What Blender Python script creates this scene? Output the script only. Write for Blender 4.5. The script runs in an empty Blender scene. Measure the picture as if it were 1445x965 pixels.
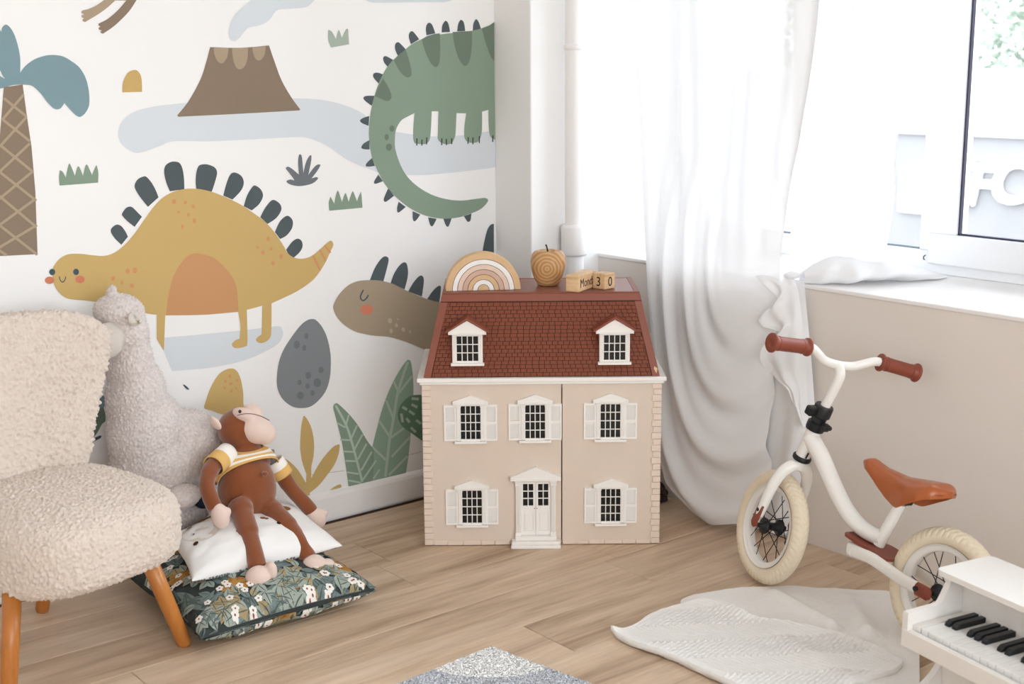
import bpy, bmesh, math, random
from mathutils import Vector, Matrix, noise
from mathutils.geometry import tessellate_polygon, delaunay_2d_cdt

# ------------------------------------------------------------------ camera
sc = bpy.context.scene
R = math.radians
cam_data = bpy.data.cameras.new('camera')
cam_data.sensor_width = 36.0
cam_data.lens = 36.0 * 1897.0 / 1445.0
cam_data.clip_end = 200
cam_data.dof.use_dof = True
cam_data.dof.focus_distance = 3.45
cam_data.dof.aperture_fstop = 5.0
cam = bpy.data.objects.new('camera', cam_data)
sc.collection.objects.link(cam)
_p, _r, _y = R(11.8), R(-0.385), R(39.18)
_f = Vector((math.sin(_y) * math.cos(_p), math.cos(_y) * math.cos(_p), -math.sin(_p)))
_rt = Vector((math.cos(_y), -math.sin(_y), 0))
_up = _rt.cross(_f)
_r2 = _rt * math.cos(_r) + _up * math.sin(_r)
_u2 = _up * math.cos(_r) - _rt * math.sin(_r)
cam.matrix_world = Matrix(((_r2.x, _u2.x, -_f.x, 0), (_r2.y, _u2.y, -_f.y, 0), (_r2.z, _u2.z, -_f.z, 1.3), (0, 0, 0, 1)))
sc.camera = cam

# ------------------------------------------------------------------ daylight
world = bpy.data.worlds.new('overcast_sky')
sc.world = world
world.use_nodes = True
bg = world.node_tree.nodes['Background']
bg.inputs['Color'].default_value = (0.86, 0.935, 1.0, 1)
bg.inputs['Strength'].default_value = 7.2
sc.view_settings.view_transform = 'Standard'
sc.view_settings.look = 'None'
sc.view_settings.exposure = -0.02
sc.view_settings.gamma = 1.0
sc.view_settings.use_curve_mapping = False
sc.cycles.use_denoising = True
sc.cycles.max_bounces = 10
sc.cycles.diffuse_bounces = 6
sc.cycles.transparent_max_bounces = 16
sc.cycles.sample_clamp_indirect = 12.0


def portal(name, loc, rot, sx, sy):
    """daylight through a wall opening: tells the renderer where the sky comes in"""
    l = bpy.data.lights.new(name, 'AREA')
    l.shape = 'RECTANGLE'
    l.size, l.size_y = sx, sy
    l.cycles.is_portal = True
    o = bpy.data.objects.new(name, l)
    o.location = loc
    o.rotation_euler = rot
    sc.collection.objects.link(o)


portal('window_daylight', (3.30, 0.15, 1.60), (0, R(90), 0), 1.80, 5.80)
portal('added_rear_daylight', (0.3, -3.07, 1.60), (R(90), 0, 0), 3.8, 1.8)  # unseen rear opening, added and sized to bring in more frontal light

# ------------------------------------------------------------------ helpers
COL = sc.collection


def lin(c):
    return tuple((x / 255 / 12.92) if x / 255 <= 0.04045 else ((x / 255 + 0.055) / 1.055) ** 2.4 for x in c)


MATS = {}


def mat(name, rgb, rough=0.6, spec=0.3, noise_amt=0.0, noise_scale=30.0, bump=0.0, bump_scale=200.0, sheen=0.0, metallic=0.0,
        trans=0.0, bump_dist=0.002, aniso=None):
    """procedural surface: base colour with fine noise and fine relief"""
    if name in MATS:
        return MATS[name]
    m = bpy.data.materials.new(name)
    m.use_nodes = True
    nt = m.node_tree
    b = nt.nodes['Principled BSDF']
    c = lin(rgb)
    b.inputs['Base Color'].default_value = (*c, 1)
    b.inputs['Roughness'].default_value = rough
    b.inputs['Specular IOR Level'].default_value = spec
    b.inputs['Metallic'].default_value = metallic
    if sheen:
        b.inputs['Sheen Weight'].default_value = sheen
        b.inputs['Sheen Roughness'].default_value = 0.5
    tc = nt.nodes.new('ShaderNodeTexCoord')
    src = tc.outputs['Object']
    if aniso:
        mp = nt.nodes.new('ShaderNodeMapping')
        mp.inputs['Scale'].default_value = aniso
        nt.links.new(src, mp.inputs['Vector'])
        src = mp.outputs['Vector']
    if noise_amt:
        n = nt.nodes.new('ShaderNodeTexNoise')
        n.inputs['Scale'].default_value = noise_scale
        n.inputs['Detail'].default_value = 4
        nt.links.new(src, n.inputs['Vector'])
        mx = nt.nodes.new('ShaderNodeMix')
        mx.data_type = 'RGBA'
        k = 1 - noise_amt
        mx.inputs['A'].default_value = (c[0] * k, c[1] * k, c[2] * k, 1)
        k = 1 + noise_amt
        mx.inputs['B'].default_value = (min(1, c[0] * k), min(1, c[1] * k), min(1, c[2] * k), 1)
        nt.links.new(n.outputs['Fac'], mx.inputs['Factor'])
        nt.links.new(mx.outputs['Result'], b.inputs['Base Color'])
    if bump:
        n2 = nt.nodes.new('ShaderNodeTexNoise')
        n2.inputs['Scale'].default_value = bump_scale
        n2.inputs['Detail'].default_value = 3
        nt.links.new(src, n2.inputs['Vector'])
        bp = nt.nodes.new('ShaderNodeBump')
        bp.inputs['Strength'].default_value = bump
        bp.inputs['Distance'].default_value = bump_dist
        nt.links.new(n2.outputs['Fac'], bp.inputs['Height'])
        nt.links.new(bp.outputs['Normal'], b.inputs['Normal'])
    MATS[name] = m
    return m


def wood(name, c1, c2, c3, scale=(1.2, 14, 14), rough=0.45, rings=False, ring_axis='X', spec=0.3, per_object=False, freq=1.0, shift=(0, 0, 0)):
    """streaked wood grain; per_object shifts grain and tone from plank to plank"""
    if name in MATS:
        return MATS[name]
    m = bpy.data.materials.new(name)
    m.use_nodes = True
    nt = m.node_tree
    N, L = nt.nodes, nt.links
    b = N['Principled BSDF']
    b.inputs['Roughness'].default_value = rough
    b.inputs['Specular IOR Level'].default_value = spec
    tc = N.new('ShaderNodeTexCoord')
    vec = tc.outputs['Object']
    rnd = None
    if per_object:
        oi = N.new('ShaderNodeObjectInfo')
        rnd = oi.outputs['Random']
        ml = N.new('ShaderNodeMath'); ml.operation = 'MULTIPLY'; ml.inputs[1].default_value = 37.0
        L.new(rnd, ml.inputs[0])
        ad = N.new('ShaderNodeVectorMath'); ad.operation = 'ADD'
        L.new(vec, ad.inputs[0]); L.new(ml.outputs[0], ad.inputs[1])
        vec = ad.outputs[0]
    mp = N.new('ShaderNodeMapping')
    mp.inputs['Scale'].default_value = scale
    mp.inputs['Location'].default_value = shift
    L.new(vec, mp.inputs['Vector'])
    if rings:
        w = N.new('ShaderNodeTexWave')
        w.wave_type = 'RINGS'
        w.rings_direction = ring_axis
        w.inputs['Scale'].default_value = freq
        w.inputs['Distortion'].default_value = 2.5
        w.inputs['Detail'].default_value = 3
        w.inputs['Detail Scale'].default_value = 1.2
        L.new(mp.outputs['Vector'], w.inputs['Vector'])
        fac = w.outputs['Fac']
    else:
        n = N.new('ShaderNodeTexNoise')
        n.inputs['Scale'].default_value = 1.0
        n.inputs['Detail'].default_value = 8
        n.inputs['Roughness'].default_value = 0.62
        n.inputs['Distortion'].default_value = 0.6
        L.new(mp.outputs['Vector'], n.inputs['Vector'])
        fac = n.outputs['Fac']
    cr = N.new('ShaderNodeValToRGB')
    e = cr.color_ramp.elements
    e[0].position, e[0].color = 0.30, (*lin(c1), 1)
    e[1].position, e[1].color = 0.72, (*lin(c3), 1)
    k = e.new(0.5); k.color = (*lin(c2), 1)
    L.new(fac, cr.inputs['Fac'])
    out = cr.outputs['Color']
    # fine pores
    n2 = N.new('ShaderNodeTexNoise')
    n2.inputs['Scale'].default_value = 7.2
    n2.inputs['Detail'].default_value = 5
    L.new(mp.outputs['Vector'], n2.inputs['Vector'])
    mr = N.new('ShaderNodeMapRange')
    mr.inputs['From Min'].default_value = 0.3
    mr.inputs['From Max'].default_value = 0.7
    mr.inputs['To Min'].default_value = 0.90
    mr.inputs['To Max'].default_value = 1.06
    L.new(n2.outputs['Fac'], mr.inputs['Value'])
    mu = N.new('ShaderNodeMix'); mu.data_type = 'RGBA'; mu.blend_type = 'MULTIPLY'
    mu.inputs['Factor'].default_value = 1.0
    L.new(out, mu.inputs['A']); L.new(mr.outputs['Result'], mu.inputs['B'])
    out = mu.outputs['Result']
    if per_object:
        mr2 = N.new('ShaderNodeMapRange')
        mr2.inputs['To Min'].default_value = 0.95
        mr2.inputs['To Max'].default_value = 1.04
        L.new(rnd, mr2.inputs['Value'])
        mu2 = N.new('ShaderNodeMix'); mu2.data_type = 'RGBA'; mu2.blend_type = 'MULTIPLY'
        mu2.inputs['Factor'].default_value = 1.0
        L.new(out, mu2.inputs['A']); L.new(mr2.outputs['Result'], mu2.inputs['B'])
        out = mu2.outputs['Result']
    L.new(out, b.inputs['Base Color'])
    bp = N.new('ShaderNodeBump'); bp.inputs['Strength'].default_value = 0.12; bp.inputs['Distance'].default_value = 0.001
    L.new(n2.outputs['Fac'], bp.inputs['Height']); L.new(bp.outputs['Normal'], b.inputs['Normal'])
    MATS[name] = m
    return m


class MB:
    """collects shapes into one mesh"""

    def __init__(s):
        s.v, s.f, s.m = [], [], []

    def add(s, vs, fs, mi=0):
        o = len(s.v)
        s.v += [tuple(p) for p in vs]
        s.f += [tuple(i + o for i in q) for q in fs]
        s.m += [mi] * len(fs)
        return s

    def box(s, x0, x1, y0, y1, z0, z1, M=None, mi=0):
        vs = [Vector(p) for p in ((x0, y0, z0), (x1, y0, z0), (x1, y1, z0), (x0, y1, z0), (x0, y0, z1), (x1, y0, z1), (x1, y1, z1), (x0, y1, z1))]
        if M is not None:
            vs = [M @ p for p in vs]
        return s.add(vs, [(0, 3, 2, 1), (4, 5, 6, 7), (0, 1, 5, 4), (1, 2, 6, 5), (2, 3, 7, 6), (3, 0, 4, 7)], mi)

    def tube(s, pts, r, n=14, mi=0, flat=None, caps=True):
        P = [Vector(p) for p in pts]
        k = len(P)
        rr = r if isinstance(r, (list, tuple)) else [r] * k
        t0 = (P[1] - P[0]).normalized()
        a = t0.orthogonal().normalized()
        if flat is not None:
            fl = Vector(flat[0]); a = (fl - t0 * fl.dot(t0)).normalized()
        rings, tp = [], t0
        for i in range(k):
            t = (P[min(k - 1, i + 1)] - P[max(0, i - 1)]).normalized()
            ax = tp.cross(t)
            if ax.length > 1e-7:
                a = Matrix.Rotation(tp.angle(t), 3, ax) @ a
            a = (a - t * a.dot(t)).normalized()
            b = t.cross(a)
            fr = flat[1] if flat is not None else 1.0
            rings.append([P[i] + (a * math.cos(q) * fr + b * math.sin(q)) * rr[i] for q in [2 * math.pi * j / n for j in range(n)]])
            tp = t
        vs = [p for rg in rings for p in rg]
        fs = [(i * n + j, i * n + (j + 1) % n, (i + 1) * n + (j + 1) % n, (i + 1) * n + j) for i in range(k - 1) for j in range(n)]
        if caps:
            vs += [P[0], P[-1]]
            fs += [(k * n, (j + 1) % n, j) for j in range(n)]
            fs += [(k * n + 1, (k - 1) * n + j, (k - 1) * n + (j + 1) % n) for j in range(n)]
        return s.add(vs, fs, mi)

    def lathe(s, prof, n=32, M=None, mi=0, closed=False):
        vs, k = [], len(prof)
        for r, z in prof:
            for j in range(n):
                q = 2 * math.pi * j / n
                vs.append(Vector((r * math.cos(q), r * math.sin(q), z)))
        if M is not None:
            vs = [M @ p for p in vs]
        kk = k if closed else k - 1
        fs = [(i * n + j, i * n + (j + 1) % n, ((i + 1) % k) * n + (j + 1) % n, ((i + 1) % k) * n + j) for i in range(kk) for j in range(n)]
        return s.add(vs, fs, mi)

    def ball(s, c, r, Rm=None, nu=24, nv=14, mi=0):
        r = (r, r, r) if not isinstance(r, (tuple, list)) else r
        vs = []
        for i in range(nv + 1):
            th = math.pi * i / nv
            for j in range(nu):
                ph = 2 * math.pi * j / nu
                p = Vector((r[0] * math.sin(th) * math.cos(ph), r[1] * math.sin(th) * math.sin(ph), r[2] * math.cos(th)))
                if Rm is not None:
                    p = Rm @ p
                vs.append(p + Vector(c))
        fs = [(i * nu + j, (i + 1) * nu + j, (i + 1) * nu + (j + 1) % nu, i * nu + (j + 1) % nu) for i in range(nv) for j in range(nu)]
        return s.add(vs, fs, mi)

    def prism(s, poly, fn, d0, d1, mi=0):
        """poly: 2-D outline, fn(a, b, d) -> point; extruded from d0 to d1"""
        n = len(poly)
        vs = [fn(a, b, d0) for a, b in poly] + [fn(a, b, d1) for a, b in poly]
        tr = tessellate_polygon([[Vector((a, b, 0)) for a, b in poly]])
        fs = [tuple(t) for t in tr] + [tuple(i + n for i in reversed(t)) for t in tr]
        fs += [(i, (i + 1) % n, (i + 1) % n + n, i + n) for i in range(n)]
        return s.add(vs, fs, mi)

    def grid(s, fn, nu, nv, mi=0, wrap=False):
        vs = [fn(i / (nu - (0 if wrap else 1)), j / (nv - 1)) for j in range(nv) for i in range(nu)]
        fs = []
        for j in range(nv - 1):
            for i in range(nu if wrap else nu - 1):
                i2 = (i + 1) % nu
                fs.append((j * nu + i, j * nu + i2, (j + 1) * nu + i2, (j + 1) * nu + i))
        return s.add(vs, fs, mi)

    def build(s, name, mats, parent=None, smooth=False, bevel=0, world=False, seg=2, auto=True, mods=()):
        me = bpy.data.meshes.new(name)
        vs = s.v
        if world and parent is not None:
            top = parent
            while top.parent is not None: top = top.parent
            inv = ROOTM[top.name].inverted()
            vs = [tuple(inv @ Vector(p)) for p in vs]
        me.from_pydata([tuple(p) for p in vs], [], s.f)
        mats = mats if isinstance(mats, (list, tuple)) else [mats]
        for m in mats:
            me.materials.append(m)
        if len(mats) > 1:
            me.polygons.foreach_set('material_index', s.m)
        bm = bmesh.new(); bm.from_mesh(me)
        bmesh.ops.recalc_face_normals(bm, faces=bm.faces)
        bm.to_mesh(me); bm.free()
        if smooth:
            me.polygons.foreach_set('use_smooth', [True] * len(me.polygons))
        me.update()
        o = bpy.data.objects.new(name, me)
        COL.objects.link(o)
        if parent is not None:
            o.parent = parent
        if bevel:
            b = o.modifiers.new('bevel', 'BEVEL')
            b.width = bevel; b.segments = seg; b.limit_method = 'ANGLE'; b.angle_limit = R(40)
        for kind, props in mods:
            md = o.modifiers.new(kind.lower(), kind)
            for k_, v_ in props.items():
                setattr(md, k_, v_)
        if smooth == 'auto':
            md = None
        return o


ROOTM = {}


def tag(o, label, cat=None, group=None, kind=None):
    if label: o['label'] = label
    if cat: o['category'] = cat
    if group: o['group'] = group
    if kind: o['kind'] = kind
    return o


def thing(name, label, cat, loc=(0, 0, 0), M=None, group=None):
    o = bpy.data.objects.new(name, None)
    o.empty_display_size = 0.05
    COL.objects.link(o)
    mw = M if M is not None else Matrix.Translation(Vector(loc))
    o.matrix_world = mw
    ROOTM[o.name] = mw.copy()
    tag(o, label, cat, group)
    return o


def struct(name, mb, m, parent=None, **k):
    o = mb.build(name, m, parent, **k)
    if parent is None:
        o['kind'] = 'structure'
    return o


def catmull(pts, sub=6, closed=True):
    """pts: list of (a, b, corner); smooth between corners"""
    n = len(pts)
    out = []
    for i in range(n if closed else n - 1):
        p1, p2 = pts[i], pts[(i + 1) % n]
        p0 = pts[(i - 1) % n] if closed or i > 0 else p1
        p3 = pts[(i + 2) % n] if closed or i + 2 < n else p2
        if p1[2]: p0 = p1
        if p2[2]: p3 = p2
        if p1[2] and p2[2]:
            out.append((p1[0], p1[1])); continue
        for k in range(sub):
            t = k / sub
            out.append(tuple(0.5 * (2 * p1[c] + (p2[c] - p0[c]) * t + (2 * p0[c] - 5 * p1[c] + 4 * p2[c] - p3[c]) * t * t
                                    + (-p0[c] + 3 * p1[c] - 3 * p2[c] + p3[c]) * t ** 3) for c in (0, 1)))
    if not closed:
        out.append((pts[-1][0], pts[-1][1]))
    return out


def path3(pts, sub=6):
    P = [Vector(p) for p in pts]
    n, out = len(P), []
    for i in range(n - 1):
        p1, p2 = P[i], P[i + 1]
        p0 = P[i - 1] if i else p1 * 2 - p2
        p3 = P[i + 2] if i + 2 < n else p2 * 2 - p1
        for k in range(sub):
            t = k / sub
            out.append(0.5 * (2 * p1 + (p2 - p0) * t + (2 * p0 - 5 * p1 + 4 * p2 - p3) * t * t + (-p0 + 3 * p1 - 3 * p2 + p3) * t ** 3))
    out.append(P[-1])
    return out


def lerp(a, b, t):
    return a + (b - a) * t


def smooth01(t):
    t = max(0.0, min(1.0, t))
    return t * t * (3 - 2 * t)


def interp(xs, ys, x):
    if x <= xs[0]: return ys[0]
    for i in range(len(xs) - 1):
        if x <= xs[i + 1]:
            t = (x - xs[i]) / (xs[i + 1] - xs[i])
            return ys[i] + (ys[i + 1] - ys[i]) * t
    return ys[-1]


def text_mesh(txt, size, extrude, M, shear=0.0, bold=0.0, space=1.0):
    cu = bpy.data.curves.new('lettering', 'FONT')
    cu.body = txt
    cu.size = size
    cu.extrude = extrude
    cu.shear = shear
    cu.offset = bold
    cu.space_character = space
    cu.resolution_u = 4
    ob = bpy.data.objects.new('lettering', cu)
    COL.objects.link(ob)
    dg = bpy.context.evaluated_depsgraph_get()
    dg.update()
    me = bpy.data.meshes.new_from_object(ob.evaluated_get(dg))
    mb = MB()
    mb.add([M @ v.co for v in me.vertices], [tuple(p.vertices) for p in me.polygons])
    bpy.data.objects.remove(ob)
    return mb


def poly_area(outline, step, inside=True):
    """fill a 2-D outline with a dense triangle mesh; returns points, faces"""
    xs = [p[0] for p in outline]; ys = [p[1] for p in outline]
    pts = [Vector(p) for p in outline]
    n = len(pts)

    def inn(x, y):
        c = False
        j = n - 1
        for i in range(n):
            if (ys[i] > y) != (ys[j] > y) and x < (xs[j] - xs[i]) * (y - ys[i]) / (ys[j] - ys[i]) + xs[i]:
                c = not c
            j = i
        return c
    k = 0
    y = min(ys)
    while y < max(ys):
        x = min(xs) + (step / 2 if k % 2 else 0)
        while x < max(xs):
            if inn(x, y):
                pts.append(Vector((x, y)))
            x += step
        y += step * 0.87
        k += 1
    r = delaunay_2d_cdt(pts, [(i, (i + 1) % n) for i in range(n)], [], 1, 1e-6)
    return [(p.x, p.y) for p in r[0]], [tuple(f) for f in r[2]]


# ------------------------------------------------------------------ shared materials
M_WALL = mat('white_wall_paint', (238, 236, 234), 0.85, 0.1, 0.012, 3, 0.10, 90)
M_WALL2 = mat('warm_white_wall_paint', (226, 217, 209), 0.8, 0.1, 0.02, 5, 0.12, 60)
M_TRIM = mat('white_gloss_trim', (238, 235, 233), 0.35, 0.4, 0.01, 8)
M_CEIL = mat('ceiling_paint', (240, 239, 237), 0.9, 0.1, 0.01, 3)
M_PVC = mat('white_window_plastic', (240, 241, 243), 0.3, 0.4, 0.005, 10)
M_GASKET = mat('dark_gasket', (70, 66, 84), 0.6, 0.2, 0.05, 60)
M_FLOOR = wood('oak_laminate', (160, 132, 106), (206, 180, 153), (224, 201, 176), (1.1, 13, 13), 0.42, per_object=True, spec=0.35)
M_JOINT = mat('floor_joint', (92, 70, 54), 0.8, 0.1, 0.1, 40)

# ------------------------------------------------------------------ the room
XW, YW, ZC = 2.838, 3.222, 2.75      # window wall, mural wall, ceiling
X0, Y0 = -2.7, -3.0
floor = struct('floor', MB().box(X0 - .1, XW + .5, Y0 - .1, YW + .1, -0.12, -0.006), M_JOINT)
random.seed(4)
rows = []
k = -1
while True:
    y1 = 3.008 - k * 0.182
    y0_ = y1 - 0.182
    if y1 < Y0: break
    fixed = {0: 1.884, 2: 2.36, 4: 1.886}
    js = fixed.get(k, 1.0 + 0.31 * ((k * 2.7) % 4))
    x = js
    while x > X0: x -= 1.285
    cuts = []
    while x < XW:
        cuts.append((max(x, X0), min(x + 1.285, XW)))
        x += 1.285
    for a, b in cuts:
        if b - a > 0.02:
            g = 0.0007
            w = min(y1, YW) - max(y0_, Y0)
            L_ = b - a
            m = MB()
            c = 0.0012
            vs = []
            for z, i in ((-0.006, 0.0), (-0.0012, 0.0), (0.0, c)):
                for sx, sy in ((-1, -1), (1, -1), (1, 1), (-1, 1)):
                    vs.append((sx * (L_ / 2 - g - i), sy * (w / 2 - g - i), z))
            fs = [(8, 9, 10, 11)] + [(l * 4 + q, l * 4 + (q + 1) % 4, l * 4 + 4 + (q + 1) % 4, l * 4 + 4 + q) for l in (0, 1) for q in range(4)]
            m.add(vs, fs)
            o = m.build('plank', M_FLOOR, floor)
            o.location = ((a + b) / 2, (min(y1, YW) + max(y0_, Y0)) / 2, 0)
    k += 1

wall_left = struct('wall_left', MB().box(X0 - .1, XW + .5, YW, YW + .12, -0.12, ZC + .1), M_WALL)
struct('wall_back', MB().box(X0 - .1, -1.6, Y0 - .12, Y0, -0.12, ZC + .1).box(2.2, XW + .5, Y0 - .12, Y0, -0.12, ZC + .1)
       .box(-1.6, 2.2, Y0 - .12, Y0, -0.12, 0.7).box(-1.6, 2.2, Y0 - .12, Y0, 2.5, ZC + .1), M_WALL)  # gap in the unseen rear wall is added to let frontal light in
struct('wall_far_side', MB().box(X0 - .12, X0, Y0 - .1, YW + .1, -0.12, ZC + .1), M_WALL)
struct('ceiling', MB().box(X0 - .1, XW + .5, Y0 - .1, YW + .1, ZC, ZC + .1), M_CEIL)
SILL = 0.714
WY0, WY1 = -2.75, 3.053
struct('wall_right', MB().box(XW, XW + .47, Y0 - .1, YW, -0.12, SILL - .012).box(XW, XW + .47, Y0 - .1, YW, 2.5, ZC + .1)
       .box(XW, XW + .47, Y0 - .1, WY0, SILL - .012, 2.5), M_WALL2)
struct('wall_corner_pier', MB().box(2.565, XW + .47, WY1, YW, -0.12, ZC + .1), M_WALL, bevel=0.004)
sill = struct('trim_1', MB().box(XW - .004, XW + .42, WY0, WY1, SILL - .012, SILL), M_TRIM, bevel=0.003)
# skirting on the mural wall
bb = MB()
prof = [(0, 0.004), (0.013, 0.004), (0.013, 0.070), (0.010, 0.079), (0.004, 0.084), (0, 0.086)]
bb.prism(prof, lambda a, b, d: (d, YW - a, b), X0, 2.565)
struct('baseboard_left', bb, M_TRIM)
# faint horizontal cracks in the paint above the skirting
ck = MB()
for pts in ([(1.884, 3.222, 0.1453), (1.954, 3.222, 0.1395), (1.993, 3.222, 0.136)], [(2.015, 3.222, 0.138), (2.081, 3.222, 0.1313), (2.126, 3.222, 0.1354)], [(2.147, 3.222, 0.1402), (2.208, 3.222, 0.1392), (2.271, 3.222, 0.1404)]):
    ck.tube(pts, 0.0006, 5)
ck.build('paint_crack', mat('crack_shadow', (150, 140, 134), 0.9, 0.1, 0.1, 50), wall_left)

# ------------------------------------------------------------------ windows
XF = 3.235          # inner face of the frame
M_GLASS = bpy.data.materials.new('window_glass')
M_GLASS.use_nodes = True
_n = M_GLASS.node_tree
_n.nodes.remove(_n.nodes['Principled BSDF'])
_t = _n.nodes.new('ShaderNodeBsdfTransparent'); _t.inputs['Color'].default_value = (0.97, 0.98, 0.99, 1)
_g = _n.nodes.new('ShaderNodeBsdfGlossy'); _g.inputs['Roughness'].default_value = 0.02
_fz = _n.nodes.new('ShaderNodeFresnel'); _fz.inputs['IOR'].default_value = 1.25
_mx = _n.nodes.new('ShaderNodeMixShader')
_n.links.new(_fz.outputs[0], _mx.inputs[0]); _n.links.new(_t.outputs[0], _mx.inputs[1]); _n.links.new(_g.outputs[0], _mx.inputs[2])
_n.links.new(_mx.outputs[0], _n.nodes['Material Output'].inputs['Surface'])


def window(name, y_right, y_left, opening):
    """one glazed unit between two y positions; the sash of an opening unit stands proud"""
    zt = 2.5
    fr = MB()
    if opening:
        x0, fw = XF - 0.0, 0.085
        zb = SILL + 0.028
        gz = zb + fw
    else:
        x0, fw = XF + 0.02, 0.04
        zb = SILL + 0.020
        gz = 0.775
    a, b = y_right, y_left
    fr.box(x0, x0 + .06, a, b, zb, gz).box(x0, x0 + .06, a, b, zt - fw, zt).box(x0, x0 + .06, a, a + fw, gz, zt - fw).box(x0, x0 + .06, b - fw, b, gz, zt - fw)
    o = struct(name, fr, M_PVC, bevel=0.004)
    gl = MB()
    gx = x0 + .030
    gl.box(gx, gx + .004, a + fw - .004, b - fw + .004, gz - .004, zt - fw + .004)
    gl.build('pane', M_GLASS, o)
    gk = MB()
    t = 0.005
    for x_ in (x0 + .012,):
        gk.box(x_, x_ + .012, a + fw, b - fw, gz - .001, gz + t).box(x_, x_ + .012, b - fw - t, b - fw + .001, gz, zt - fw).box(x_, x_ + .012, a + fw - .001, a + fw + t, gz, zt - fw).box(x_, x_ + .012, a + fw, b - fw, zt - fw - t, zt - fw + .001)
    gk.build('gasket', M_GASKET if opening else mat('grey_gasket', (132, 140, 150), 0.6, 0.2, 0.05, 60), o)
    return o


# frame around the whole opening, then fixed and opening units by turns
of = MB().box(XF + .01, XF + .075, WY0, WY1, SILL, SILL + .03).box(XF + .01, XF + .075, WY0, WY1, 2.47, 2.5)
struct('window_frame', of, M_PVC, bevel=0.003)
units = [(2.142, 3.045, False), (1.19, 2.142, True), (0.24, 1.19, False), (-0.72, 0.24, True), (-1.68, -0.72, False), (-2.70, -1.68, True)]
for i, (a, b, op) in enumerate(units):
    window('window_%d' % (i + 1), a, b, op)
hk = MB().tube([(XF - .004, 2.144, 0.765), (XF - .012, 2.144, 0.762), (XF - .014, 2.143, 0.756), (XF - .010, 2.142, 0.753)], 0.0018, 6)
tag(hk.build('curtain_hook', mat('dark_metal', (60, 60, 66), 0.4, 0.5, 0.05, 60)), 'tiny dark metal hook on the white window frame', 'hook')

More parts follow.
